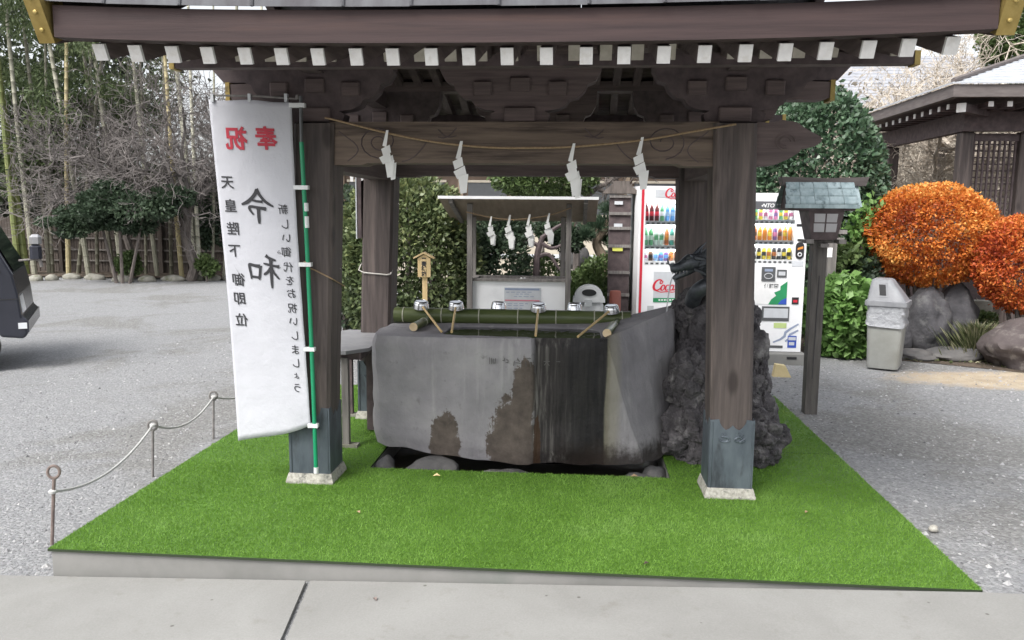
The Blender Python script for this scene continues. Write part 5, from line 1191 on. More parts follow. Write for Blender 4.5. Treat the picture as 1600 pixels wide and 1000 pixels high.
mb = MB(); mb.prism([(r0_+.02, zq-.012), (r1_-.02, zq-.012), (r1_, zq+.055), ((r0_+r1_)/2, zq+.044), (r0_, zq+.055)], ly-.06, ly+.06, 'y'); obj('ridge_plate', mb, M['roof_edge'], lmp)
for e in (e1+.004,):
    mb = MB(); mb.prism([(ly-.15, ze), (ly-.13, ze), (ly, zr+.005), (ly+.13, ze), (ly+.15, ze), (ly, zr+.03)], e, e+.025, 'x'); obj('gable_edge', mb, M['patina'], lmp)
p2 = thing('marker_post', 'square weathered post with white label behind the lamp post', 'post', (at(1297, 450, 9.45).x, 9.45, 0)); x = at(1297, 420, 9.45).x
mb = MB(); mb.bbox(x-.048, x+.048, 9.40, 9.50, -.05, at(1297, 372, 9.45).z); obj('post', mb, M['grey_wood'], p2)
a, b_ = at(1293, 387, 9.4), at(1300, 402, 9.4); mb = MB(); mb.bbox(a.x, b_.x, 9.394, 9.3995, b_.z, a.z); obj('label_plate', mb, M['paper'], p2)
for v, w, y in ((362, .15, 9.45), (374, .12, 9.44)):
    z = at(1310, v, 9.45).z; mb = MB(); mb.bbox(x-.02, x+w, y-.05, y+.05, z-.025, z+.02); obj('cross_arm', mb, M['grey_wood'], p2)

# ================================================================ TRASH CAN
tc = thing('trash_can', 'translucent grey swing lid trash can with a bag liner by the rocks', 'trash can', (3.19, 8.42, 0))
M['frost'] = nmat('frosted_grey_plastic', (.24, .245, .222), (.34, .345, .33), 4, rough=.4, bmp=.05); M['lid'] = nmat('scuffed_grey_plastic', (.20, .206, .22), (.285, .292, .307), 8, rough=.45, bmp=.1)
M['bag'] = nmat('crinkled_bag', (.27, .28, .30), (.40, .41, .43), 12, rough=.3, bmp=.9, bscale=22, bdist=.02)
ca_ = math.radians(-28); rot = Matrix.Rotation(ca_, 3, 'Z'); TC = Vector((3.19, 8.44, 0))
def rsq(w, d, z, r=.04, n=4, off=(0, 0)):
    P = []
    for sx, sy, a0 in ((1, 1, 0), (-1, 1, 90), (-1, -1, 180), (1, -1, 270)):
        for k in range(n+1):
            a = math.radians(a0+90*k/n); P.append(TC+rot @ Vector((sx*(w-r)+r*math.cos(a)+off[0], sy*(d-r)+r*math.sin(a)+off[1], z)))
    return P
def loft(mb, rings):
    n = len(rings[0]); mb.add([p for r in rings for p in r], [(i*n+k, i*n+(k+1) % n, (i+1)*n+(k+1) % n, (i+1)*n+k) for i in range(len(rings)-1) for k in range(n)]+[tuple(range(n-1, -1, -1)), tuple((len(rings)-1)*n+k for k in range(n))]); return mb
obj('body', loft(MB(), [rsq(.142, .142, 0), rsq(.15, .15, .02), rsq(.168, .168, .44), rsq(.175, .175, .64)]), M['frost'], tc, True)
mb = loft(MB(), [rsq(.180+.008*math.sin(i*2.2), .180+.006*math.cos(i*3), .43+.035*i, .05, 6) for i in range(7)])
mb.v = [(p[0]+.014*noise.noise(Vector(p)*14), p[1]+.014*noise.noise(Vector(p)*14+Vector((9, 0, 0))), p[2]+(.04*noise.noise(Vector((p[0]*9, p[1]*9, 4))) if p[2] < .45 else 0)) for p in mb.v]; obj('bag_liner', mb, M['bag'], tc, True)
lid = obj('lid', loft(MB(), [rsq(.198, .198, .645), rsq(.200, .200, .66), rsq(.198, .198, .695), rsq(.180, .180, .70), rsq(.165, .170, .74, off=(-.012, 0)), rsq(.142, .155, .80, .05, off=(-.03, 0)), rsq(.115, .14, .86, .05, off=(-.05, 0)), rsq(.095, .125, .905, .04, off=(-.06, 0)), rsq(.075, .10, .915, .03, off=(-.06, 0))]), M['lid'], tc, True)
def lidp(x, z, o): f = (z-.70)/.2; return TC+rot @ Vector((x-.02-.03*f, -(.170-.045*f)-o, z))
for nm, x0, x1, z0, z1, o, m in (('flap_frame', -.052, .046, .735, .885, .012, 'lid'), ('opening', -.034, .026, .755, .862, .0165, 'black')):
    mb = MB(); P = [lidp(x0, z0, o), lidp(x1, z0, o), lidp(x1, z1, o), lidp(x0, z1, o)]; Q = [lidp(x0, z0, -.02), lidp(x1, z0, -.02), lidp(x1, z1, -.02), lidp(x0, z1, -.02)]; mb.add(P+Q, [(0, 1, 2, 3), (0, 4, 5, 1), (1, 5, 6, 2), (2, 6, 7, 3), (3, 7, 4, 0)]); obj(nm, mb, M[m], lid)

# ================================================================ ROPE FENCE ON THE LEFT
FP = [((80, 845), 83, 728, 768, -.13, 'rust', 'nearest rusty ring topped iron rod at the turf corner'), ((238, 740), 238, 657, 664, -.13, 'iron', 'second ring topped iron rod along the left turf edge'), ((333, 682), 333, 612, 620, -.13, 'iron', 'third ring topped iron rod just left of the banner')]
tops = []
def gnd(u, v, z):
    d = cF + cR*((u-800)/FPX) + cU*((500-v)/FPX); return Vector((0, 0, CH))+d*((z-CH)/d.z)
def rod(base, top, tie, mat, lab):
    root = thing('rope_post', lab, 'post', tuple(base), 'rope posts beside the turf'); r = .032
    mb = MB(); mb.tube([base-Vector((0, 0, .05)), top-Vector((0, 0, 2*r))], .0085, 8); obj('rod', mb, M[mat], root, True)
    mb = MB(); c = top-Vector((0, 0, r)); mb.tube([c+Vector((r*.8*math.sin(a), .3*r*math.sin(a), -r*math.cos(a))) for a in np.linspace(0, 2*PI, 17)], .0075, 7); obj('ring', mb, M[mat], root, True)
    mb = MB(); mb.lathe([(.010, -.012), (.020, -.006), (.021, .004), (.011, .012)], tie, 10); obj('rope_knot', mb, M['grey_rope'], root, True)
    tops.append(tie)
for (u, v), ut, vt, vk, z, mat, lab in FP:
    b_ = gnd(u, v, z); top = at(ut, vt, b_.y); rod(b_, top, at((u+ut)/2+1, vk, b_.y), mat, lab)
b4 = Vector((-2.66, 6.75, gz(-2.66))); rod(b4, b4+Vector((.03, 0, .36)), b4+Vector((.03, 0, .31)), 'iron', 'fourth iron rod mostly hidden behind the white banner')
for k in range(3):
    a, b_ = tops[k], tops[k+1]; mb = MB(); mb.tube([a+(b_-a)*t+Vector((0, 0, -.10*(1-(2*t-1)**2))) for t in np.linspace(0, 1, 17)], .0072, 7)
    tag(obj('barrier_rope', mb, M['grey_rope'], None, True, tuple(a)), ['grey rope from the rusty corner rod to the second rod', 'grey rope hanging between the second and third rods', 'grey rope running from the third rod behind the banner'][k], 'rope', 'grey ropes along the turf')

# ================================================================ DARK VAN AT THE LEFT EDGE
van = thing('parked_van', 'dark blue grey van nose at the left edge of the yard', 'van', (-6.0, 8.22, gz(-8)))
van.rotation_euler = (0, 0, math.radians(31))
gv = gz(-8); yn, yf = 8.22, 9.66
prof = [(-9.35, .12), (-6.85, .12), (-6.83, .30), (-6.74, .44), (-6.58, .50), (-6.42, .46), (-6.30, .34), (-6.25, .16), (-6.03, .13), (-5.985, .19), (-5.985, .34), (-6.03, .37), (-6.05, .62), (-6.09, .84), (-6.36, 1.42), (-6.46, 1.58), (-6.62, 1.64), (-9.2, 1.64), (-9.36, 1.5), (-9.4, .8), (-9.4, .2)]
mb = MB(); mb.prism(prof, yn, yf, 'y'); bd = obj('body', mb, M['car_paint'], van)
bv = bd.modifiers.new('bevel', 'BEVEL'); bv.width = .03; bv.segments = 2; bv.limit_method = 'ANGLE'
mb = MB(); mb.prism([(-6.20, .86), (-6.44, 1.40), (-6.52, 1.50), (-7.2, 1.50), (-7.2, .88)], yn-.006, yn-.001, 'y'); obj('side_window', mb, M['car_glass'], van)
mb = MB(); mb.prism([(-7.3, .88), (-7.3, 1.5), (-9.1, 1.5), (-9.2, .9)], yn-.006, yn-.001, 'y'); obj('rear_window', mb, M['car_glass'], van)
mb = MB(); mb.add([(-6.085, yn+.09, .87), (-6.085, yf-.09, .87), (-6.37, yf-.12, 1.45), (-6.37, yn+.12, 1.45)], [(0, 1, 2, 3)]); obj('windscreen', mb, M['car_glass'], van)
mb = MB(); mb.prism([(-6.0, .205), (-5.975, .205), (-5.975, .33), (-6.0, .33)], yn-.008, yf+.008, 'y'); bp = obj('bumper', mb, M['car_paint'], van)
mb = MB(); mb.bbox(-6.075, -5.992, yn-.012, yn+.10, .245, .31); obj('fog_lamp', mb, M['headlamp'], bp)
mb = MB(); mb.prism([(-6.02, .42), (-6.05, .42), (-6.07, .58), (-6.045, .60)], yn+.06, yn+.36, 'y'); obj('headlight', mb, M['headlamp'], van)
mb = MB(); mb.bbox(-7.2, -6.06, yn-.004, yn-.001, .565, .575); mb.bbox(-7.24, -7.23, yn-.004, yn-.001, .2, .86); tag(obj('door_seams', mb, M['black'], van), kind='stuff')
mb = MB(); mb.bbox(-7.1, -6.95, yn-.02, yn-.001, .70, .73); obj('door_handle', mb, M['black'], van)
for wx in (-6.54, -8.75):
    mb = MB(); q = Matrix.Rotation(PI/2, 3, 'X'); cz = gv+.275
    mb.lathe([(.18, -.09), (.26, -.085), (.275, -.06), (.275, .06), (.26, .085), (.18, .09)], (wx, yn+.10, cz), 32, q); w = obj('wheel', mb, M['tyre'], van, True)
    mb = MB(); mb.lathe([(.185, .0), (.19, .092), (.17, .094), (.15, .07), (.05, .075), (.001, .085)], (wx, yn+.10, cz), 24, q); obj('rim', mb, M['rim'], w, True)
mp = at(49, 386, 8.2); mir_ = MB(); mir_.cbox(mp.x-.055, mp.x+.06, 8.14, 8.26, mp.z-.13, mp.z+.03, .03); mm = obj('mirror', mir_, M['car_paint'], van)
mb = MB(); mb.cbox(mp.x-.05, mp.x+.065, 8.145, 8.255, mp.z+.032, mp.z+.135, .03); obj('mirror_glass', mb, M['rim'], mm)
mb = MB(); a = at(30, 407, 8.22); mb.tube(smoothpath([a, at(42, 406, 8.2), at(53, 407, 8.2), at(57, 414, 8.2), at(54, 402, 8.2), mp+Vector((.03, 0, -.10))], 4), .012, 7)
mb.tube([at(55, 405, 8.2), at(58, 418, 8.2)], .018, 7); obj('mirror_arm', mb, M['grey_wood'], mm, True)

# ================================================================ BAMBOO GROVE, FENCE AND TREES ON THE LEFT
GZ = gz(-10)
kb = thing('stone_kerb', 'low row of rough kerb stones edging the bamboo grove', 'kerb', (-10.8, 18.6, GZ))
ks = [(45, 68, 437), (70, 92, 436), (96, 128, 434), (130, 168, 435), (172, 212, 438), (214, 246, 438), (250, 292, 437), (294, 318, 436), (320, 346, 436), (347, 380, 436), (382, 420, 437)]
for k, (u0, u1, v) in enumerate(ks):
    a, b_ = gnd(u0, v+2, GZ), gnd(u1, v+2, GZ); c = (a+b_)/2; w = (b_-a).length/2; mb = rock_mb((c.x, c.y, GZ+.04), (w*.98, .13, .115), k+40, 3, .12, 1.2); obj('kerb_stone', mb, M['kerbstone'], kb, True)
fn = thing('bamboo_fence', 'dark brown garden fence with pale rails behind the bamboo grove', 'fence', (-14, 21.2, GZ))
x = -24.0
mb = MB()
while x < -5: mb.box((x, 21.3+random.uniform(-.01, .01), .5), (.072, .04, 1.6+random.uniform(-.04, .04))); x += .08
tag(obj('fence_slats', mb, M['fence'], fn), kind='stuff')
for v in (373, 391, 408):
    z = at(200, v, 21.2).z; mb = MB(); mb.bbox(-24, -5, 21.22, 21.26, z-.022, z+.022); obj('rail', mb, M['rail'], fn)
for k in range(7):
    mb = MB(); x = -23+k*2.9; mb.bbox(x-.05, x+.05, 21.16, 21.26, -.2, 1.28); obj('fence_post', mb, M['fence'], fn)
BC = [nmat('culm_'+n, a, b_, 4, (2, 2, .6), rough=.55, bmp=.05) for n, a, b_ in (('green', (.12, .15, .05), (.22, .24, .09)), ('grey', (.22, .215, .16), (.36, .35, .28)), ('yellow', (.28, .235, .12), (.42, .36, .21)), ('pale', (.36, .35, .27), (.52, .51, .42)), ('dim', (.12, .115, .085), (.21, .20, .15)))]
CUL = [(40, 425, 4, 14, 0, 'thick green'), (50, 366, 14, 9, 1, 'grey'), (77, 418, 52, 8, 4, 'dim'), (107, 427, 98, 8, 2, 'tan'), (139, 428, 92, 9, 1, 'grey'), (178, 428, 130, 8, 4, 'dim'), (190, 428, 158, 9, 1, 'pale'), (246, 428, 205, 8, 1, 'grey'), (268, 426, 262, 7, 4, 'dim'), (284, 426, 254, 8, 2, 'yellow'), (306, 430, 283, 10, 3, 'white'), (312, 405, 292, 7, 3, 'white'), (331, 415, 340, 5, 1, 'thin'), (30, 425, -6, 10, 0, 'green'), (228, 425, 226, 5, 4, 'thin'), (82, 420, 66, 6, 4, 'dim'), (152, 424, 148, 6, 4, 'dim'), (122, 424, 150, 7, 4, 'dim'), (350, 420, 372, 8, 1, 'grey'), (410, 420, 402, 7, 3, 'pale')]
pos = ['by the van mirror', 'above the van mirror', 'right of the van mirror', 'left of the evergreen shrub', 'under the left of the evergreen shrub', 'under the middle of the evergreen shrub', 'beside the dim culm under the evergreen shrub', 'under the right of the evergreen shrub', 'right of the evergreen shrub', 'leaning beside the bare tree trunk', 'tall and straight near the banner', 'close behind the whitish culm', 'left of the banner edge', 'leaning behind the van', 'behind the evergreen shrub trunk', 'near the fence left end', 'crossing behind the evergreen shrub', 'leaning right behind the shrub', 'hidden behind the banner left half', 'hidden behind the banner right half']
hues = ['thick bright green', 'slim grey', 'thin shaded', 'upright tan', 'thick grey', 'thin shaded brown', 'pale grey', 'slim grey green', 'thin shaded olive', 'yellow', 'whitish', 'slim white', 'very thin grey', 'slanting green', 'very thin dark', 'faint dark', 'faint dark slender', 'right leaning dark', 'plain grey', 'plain pale']
for k, (u, v, ut, w, mi, nm) in enumerate(CUL):
    y = 19.6+.9*random.random() if mi != 4 else 20.6+.4*random.random()
    b_ = at(u, v, y); b_.z = GZ; t = at(ut, 120, y); d = (t-b_); top = b_+d*(9.5/d.z); r = w*.5*y/FPX
    mb = MB(); n = 34; pts = []; rr = []
    for i in range(n):
        for e, q in ((0, 1.0), (.93, .97), (.97, 1.14)):
            f = (i+e)/n; pts.append(b_+(top-b_)*f+Vector((.25*math.sin(f*1.5)*f*(1 if k % 2 else -1), 0, 0))); rr.append(r*q*(1-.55*f))
    mb.tube(pts, rr, 8); tag(obj('bamboo_culm', mb, BC[mi], None, True, tuple(b_)), '%s bamboo culm %s' % (hues[k], pos[k]), 'bamboo', 'bamboo culms in the grove')
def leafcloud(name, label, cat, p, o, t, L_, W, mat, trunk=None, kind=None, group=None, base=None):
    if trunk is None and kind:
        ob = leaves(name, p, o, L_, W, mat, None, t); tag(ob, label, cat, group, kind); return ob
    root = thing(name, label, cat, base or tuple(p.mean(0)), group)
    leaves('crown', p, o, L_, W, mat, root, t)
    if trunk: obj('trunk', trunk, M['bark'], root, True)
    return root
# leaves high in the grove
P = []; O = []; T = []
for k in range(60):
    c = (rng.uniform(-18.5, -12.3), rng.uniform(19.5, 24), rng.uniform(3.4, 8.5)); p, o, t = lumps(c, (1.1, .9, .6), 330, 6, .4, .5); P.append(p); O.append(o); T.append(t)
P, O, T = np.concatenate(P), np.concatenate(O), np.concatenate(T); O[:, 2] -= .8
leafcloud('bamboo_foliage', 'drooping bamboo leaves filling the top of the grove', 'foliage', P, O, T, .19, .045, L['bamboo'], kind='stuff')
P = []; O = []; T = []
for k in range(26):
    c = (rng.uniform(-17, -11.6), rng.uniform(20.5, 23.5), rng.uniform(2.2, 4.4)); p, o, t = lumps(c, (1.0, .8, .7), 520, 7, .4, .5); P.append(p); O.append(o); T.append(t)
leafcloud('undergrowth', 'dim green leaves low in the bamboo grove', 'foliage', np.concatenate(P), np.concatenate(O), np.concatenate(T)-.1, .17, .06, L['bamboo'], kind='stuff')
# dark wood far behind
def woodwall(x0, x1, y0, y1, z0, z1, n, k, label, mat='wood', L_=.30):
    c = np.stack([rng.uniform(x0, x1, k), rng.uniform(y0, y1, k), rng.uniform(z0, z1, k)], 1); i = rng.integers(0, k, n); e = rng.normal(size=(n, 3))*np.array([.55, .5, .42])
    return leafcloud('woodland', label, 'trees', c[i]+e, rng.normal(size=(n, 3)), rng.normal(.5, .16, k)[i]+rng.normal(0, .12, n), L_, L_*.5, L[mat], kind='stuff')
woodwall(-30, -3, 25, 28, 0, 2.6, 26000, 260, 'dark woodland mass closing the view behind the grove')
woodwall(-30, -14.5, 26, 30, 4.0, 9, 9000, 130, 'thin high woodland crowns against the sky')
# bare weeping plum
def bare_tree(name, label, base, h, limbs, depth, kids, r, mat, length, spread=.75, droop=.0, bend=.28, seg=4, ratio=.66, up=.6, sx=1.0):
    root = thing(name, label, 'tree', base); mb = MB(); b_ = Vector(base); n = 6
    pts = [b_+Vector((.10*math.sin(i*1.3), .05*math.sin(i*2), h*i/n)) for i in range(n+1)]; mb.tube(pts, [r*(1.15-.4*i/n) for i in range(n+1)], 8); obj('trunk', mb, M['bark'], root, True)
    mb = MB()
    for k in range(limbs):
        a = 2*PI*k/limbs+rng.uniform(-.3, .3); d = Vector((math.cos(a)*sx, math.sin(a)*.7, up+rng.uniform(-.2, .5))); branch_mb(mb, pts[-1-(k % 2)], d, length*rng.uniform(.8, 1.2), r*.5, depth, 5, bend, kids, droop, seg, ratio, spread)
    obj('branches', mb, mat, root); return root
RMIN[0] = .0078
pb_ = at(298, 430, 19.3)
bare_tree('plum_tree', 'bare dense twigged plum tree beside the banner', (pb_.x, 19.3, GZ), 2.0, 12, 4, 4, .12, M['twig'], 2.1, .70, -.03, .26, 4, .66, 1.0, 1.25)
pb_ = at(205, 430, 19.9)
bare_tree('plum_tree', 'smaller bare twiggy tree left of the plum trunk', (pb_.x, 19.9, GZ), 2.1, 10, 4, 4, .09, M['twig'], 1.8, .75, -.03, .28, 4, .68, 1.1, 1.2)
P = []; O = []; T = []
for c, r, n, k in (((-10.75, 18.3, 1.55), (1.35, .85, .60), 8000, 40), ((-12.0, 18.2, 1.28), (.95, .7, .42), 3600, 20), ((-9.75, 18.5, 1.75), (.75, .6, .42), 2600, 16), ((-11.3, 18.6, 1.95), (.5, .5, .32), 1500, 10)):
    p, o, t = lumps(c, r, n, k, .4, .34); P.append(p); O.append(o); T.append(t)
p, o, t = np.concatenate(P), np.concatenate(O), np.concatenate(T)
tr_ = MB()
for x in (-.5, 0, .6): tr_.tube([(-10.9+x*.3, 18.4, GZ), (-10.9+x, 18.4, 1.4)], [.045, .025], 6)
leafcloud('evergreen_shrub', 'wide dark evergreen shrub spreading under the bare trees', 'shrub', p, o, t, .12, .055, L['dark'], tr_, base=(-10.9, 18.4, GZ))
for k, (u, v, y, r, n, lab) in enumerate([(203, 412, 19.4, (.38, .3, .35), 1500, 'small light green shrub at the foot of the bamboo'), (322, 415, 19.2, (.32, .3, .28), 900, 'broad leaved weed at the right end of the kerb'), (330, 350, 20.3, (.5, .4, 1.0), 3000, 'dark bush behind the thin culm near the banner')]):
    c = at(u, v, y); p, o, t = lumps(tuple(c), r, n, 14, .4, .45, GZ); tm = MB(); tm.tube([(c.x, c.y, GZ), tuple(c)], [.03, .015], 5); leafcloud('garden_shrub', lab, 'shrub', p, o, t, .11, .055, L['bush' if k < 2 else 'dark'], tm, base=(c.x, c.y, GZ))

# ================================================================ HEDGE AND BACKGROUND BEHIND THE PAVILION
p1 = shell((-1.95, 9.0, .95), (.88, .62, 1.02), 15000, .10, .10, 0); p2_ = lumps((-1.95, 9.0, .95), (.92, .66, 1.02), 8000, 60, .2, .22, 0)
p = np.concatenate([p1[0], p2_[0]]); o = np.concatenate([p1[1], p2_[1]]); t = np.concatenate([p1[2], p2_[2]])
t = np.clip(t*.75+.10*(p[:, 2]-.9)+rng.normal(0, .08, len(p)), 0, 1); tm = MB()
for x in (-.4, .05, .4): tm.tube([(-1.95+x*.5, 9.0, -.1), (-1.95+x, 9.0, 1.5)], [.05, .02], 6)
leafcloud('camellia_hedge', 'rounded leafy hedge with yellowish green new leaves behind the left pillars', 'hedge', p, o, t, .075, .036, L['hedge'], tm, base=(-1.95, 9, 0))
SH = [((-2.75, 9.3, .85), (.45, .5, 1.0), 6000, 'dark', .07, 'tall dark shrub at the left end of the leafy hedge'), ((-.95, 9.5, .75), (.42, .45, .95), 6500, 'dark', .07, 'dark shaded shrub behind the offering stand left post'), ((-.45, 10.2, .55), (.42, .4, .48), 4200, 'bush', .06, 'low clipped bush seen under the streamers'), ((.02, 9.4, .52), (.36, .35, .38), 4200, 'bush', .06, 'round green bush behind the right post of the stand'), ((.30, 9.3, .62), (.36, .32, .46), 4500, 'bush', .06, 'green bush between the stand and the tray rack'),
      ((-.55, 12.8, 2.10), (.85, .6, .36), 5200, 'bush', .09, 'green treetop showing above the offering stand roof'), ((.62, 9.9, 1.0), (.25, .3, .6), 1800, 'dark', .07, 'dark shrub behind the tray rack')]
for k, (c, r, n, m, s, lab) in enumerate(SH):
    q1 = shell(c, r, int(n*.6), .12, .14, 0); q2 = lumps(c, r, int(n*.4), 26, .25, .3, 0); tm = MB(); tm.tube([(c[0], c[1], -.1), c], [.045, .02], 6)
    leafcloud('garden_shrub', lab, 'shrub', np.concatenate([q1[0], q2[0]]), np.concatenate([q1[1], q2[1]]), np.concatenate([q1[2], q2[2]]), s, s*.48, L[m], tm, base=(c[0], c[1], 0))
# pine with a bent tan trunk
pn_ = thing('pine_tree', 'small pine with a bent tan trunk beside the tray rack', 'pine tree', (at(950, 480, 10).x, 10, 0))
tk = smoothpath([Vector((at(948, 500, 10).x, 10, -.1)), at(946, 460, 10), at(952, 430, 10), at(950, 415, 10), at(938, 395, 10), at(932, 378, 10), at(945, 360, 10), at(952, 340, 10)], 5)
mb = MB(); mb.tube(tk, list(np.linspace(.11, .03, len(tk))), 9); mb.tube(smoothpath([at(946, 460, 10), at(955, 440, 10), at(962, 410, 10.1), at(958, 370, 10.1)], 4), list(np.linspace(.07, .03, 13)), 7); obj('trunk', mb, M['bark_tan'], pn_, True)
P = []; O = []
for u, v, rx in ((930, 352, .22), (948, 345, .22), (965, 355, .2), (940, 372, .15), (968, 378, .16), (915, 366, .12), (955, 325, .16)):
    c = np.array(at(u, v, 10+rng.uniform(-.2, .2))); n = 700; e = rng.normal(size=(n, 3)); e /= np.linalg.norm(e, axis=1, keepdims=True); P.append(c+e*np.array([rx, rx, .09])*rng.uniform(.3, 1, (n, 1))); O.append(e+np.array([0, 0, .7]))
P = np.concatenate(P); leaves('crown', P, np.concatenate(O), .10, .008, L['pine'], pn_)
pt2 = thing('pine_tree', 'dark leaning garden tree behind the offering stand', 'tree', (at(838, 430, 9.6).x, 9.6, 0)); mb = MB()
tk = smoothpath([Vector((at(836, 440, 9.6).x, 9.6, -.1)), at(838, 430, 9.6), at(840, 395, 9.6), at(848, 370, 9.6)], 5); mb.tube(tk, list(np.linspace(.05, .03, len(tk))), 8)
for pth in ([(842, 400), (858, 398), (872, 418), (884, 432)], [(846, 380), (862, 388), (880, 382)], [(844, 385), (825, 378), (800, 384)], [(846, 372), (870, 355), (885, 348)]): mb.tube(smoothpath([at(u, v, 9.6) for u, v in pth], 4), list(np.linspace(.03, .010, 13)), 6)
obj('trunk', mb, M['wood_dark'], pt2, True)
P = []; O = []; T = []
for u, v, r, n in ((760, 372, (.45, .3, .22), 2600), (795, 362, (.4, .3, .2), 2200), (860, 360, (.35, .3, .16), 1500), (885, 372, (.25, .3, .22), 1200), (735, 395, (.4, .3, .3), 2200)):
    p, o, t = lumps(tuple(at(u, v, 9.9)), r, n, 14, .4, .45); P.append(p); O.append(o); T.append(t)
leaves('crown', np.concatenate(P), np.concatenate(O), .07, .03, L['dark'], pt2, np.concatenate(T))
# diagonal bare branch tree in the middle distance
bt = thing('bare_tree', 'bare branching tree between the streamers and the drinks machine', 'tree', (at(900, 380, 13).x, 13, 0)); mb = MB()
mb.tube(smoothpath([Vector((at(900, 400, 13).x, 13, 0)), at(904, 340, 13), at(920, 305, 13), at(950, 285, 13), at(985, 268, 13)], 5), list(np.linspace(.06, .02, 21)), 7)
for pth in ([(920, 305), (905, 285), (890, 265)], [(935, 296), (950, 300), (970, 296)], [(950, 285), (965, 270), (975, 250)], [(912, 320), (930, 322), (945, 315)]):
    q = [at(u, v, 13) for u, v in pth]; mb.tube(smoothpath(q, 3), list(np.linspace(.04, .012, 7)), 5)
    for k in range(5): branch_mb(mb, q[-1], (rng.normal(), rng.normal()*.5, rng.uniform(0, 1)), .6, .012, 2, 4, .3, 3)
obj('trunk', mb, M['bark'], bt, True)
# house far behind
hs_ = thing('distant_house', 'brown timber house with beige base far behind the offering stand', 'house', (-1, 22, 0))
mb = MB(); mb.bbox(-7.5, 4.5, 22, 26, 1.05, 3.6); obj('wall', mb, M['house_brown'], hs_)
mb = MB(); mb.bbox(-7.6, 4.6, 21.9, 22-.002, -.2, 1.05); obj('base_wall', mb, M['house_beige'], hs_)
for x in (-6.5, -4.9, -3.2, -1.7, -.2, 1.3, 2.8):
    mb = MB(); mb.bbox(x-.07, x+.07, 21.88, 21.998, 1.06, 3.6); obj('wall_post', mb, M['bark_tan'], hs_)
    mb = MB(); mb.bbox(x+.2, x+1.25, 21.93, 21.997, 1.5, 2.35); w = obj('window', mb, M['glassy'], hs_)
    for za in (2.352, 1.436):
        mb = MB(); mb.bbox(x+.14, x+1.31, 21.90, 21.929, za, za+.064); obj('window_frame', mb, M['house_beige'], w)
mb = MB(); mb.prism([(21.0, 3.55), (24, 4.7), (27, 3.55), (27, 3.7), (24, 4.9), (21.0, 3.7)], -8.2, 5.2, 'x'); obj('roof', mb, M['roof_edge'], hs_)
mb = MB(); mb.bbox(-5, 3.6, 17.9, 18.1, -.2, .55); wl_ = obj('garden_wall', mb, M['house_beige'], None, False, (-.7, 18, 0)); tag(wl_, 'low beige garden wall behind the bushes', 'wall')
mb = MB(); mb.bbox(-5.05, 3.65, 17.86, 18.14, .552, .62); obj('coping', mb, M['lightgrey'], wl_)
c = at(897, 392, 15); tag(obj('boulder', rock_mb((c.x, 15, .75), (.30, .25, .30), 61, 3), M['stone_grey'], None, True, (c.x, 15, .7)), 'grey boulder in the far garden beside the bare tree', 'rock')
mb = MB(); mb.bbox(c.x-.35, c.x+.35, 14.8, 15.3, -.2, .52); tag(obj('boulder_plinth', mb, M['kerbstone'], None, False, (c.x, 15, 0)), 'square stone block under the far grey boulder', 'stone block')

# ================================================================ RIGHT: CAMELLIA, HYDRANGEA, AZALEAS, ROCKS
q1 = shell((3.02, 10.7, 1.55), (.92, .85, 1.62), 15000, .08, .06, .3); q2 = lumps((3.02, 10.7, 1.55), (.95, .9, 1.62), 7000, 70, .15, .18, .3); tm = MB(); tm.tube([(3, 10.7, -.1), (3, 10.7, 2.4)], [.10, .03], 7)
leafcloud('camellia_tree', 'tall domed dark green camellia behind the lamp post', 'shrub', np.concatenate([q1[0], q2[0]]), np.concatenate([q1[1], q2[1]]), np.concatenate([q1[2], q2[2]]), .085, .046, L['camellia'], tm, base=(3, 10.7, 0))
q1 = shell((2.98, 9.15, .42), (.44, .38, .50), 1300, .15, .10, 0); q2 = lumps((2.98, 9.15, .42), (.48, .40, .54), 700, 30, .2, .3, 0); tm = MB()
for k in range(7): tm.tube([(2.98+.1*math.sin(k), 9.2, -.05), (2.98+.25*math.sin(k*1.7), 9.15+.2*math.cos(k), .55)], [.012, .006], 5)
oo = np.concatenate([q1[1], q2[1]]); oo[:, 2] = oo[:, 2]*.4-.15
leafcloud('hydrangea_bush', 'bright light green broad leaved bush left of the trash can', 'shrub', np.concatenate([q1[0], q2[0]]), oo, np.concatenate([q1[2], q2[2]]), .135, .088, L['hydrangea'], tm, base=(2.98, 9.15, 0))
for k, (u, v, y, r, n, m, s, lab) in enumerate([(1348, 360, 9.9, (.28, .25, .42), 500, 'hydrangea', .09, 'yellowish green shrub between camellia and orange azalea'), (1315, 405, 9.8, (.30, .3, .30), 420, 'bush', .11, 'mid green shrub above the light green bush'), (1340, 330, 10.2, (.3, .3, .7), 2600, 'dark', .07, 'dark shrub in the gap left of the orange azalea'), (1345, 470, 9.8, (.3, .3, .6), 1800, 'dark', .07, 'dark low shrub behind the trash can')]):
    c = at(u, v, y); p, o, t = lumps(tuple(c), r, n, 18, .4, .45, 0); tm = MB(); tm.tube([(c.x, c.y, -.05), tuple(c)], [.03, .012], 5); leafcloud('garden_shrub', lab, 'shrub', p, o, t, s, s*.55, L[m], tm, base=(c.x, c.y, 0))
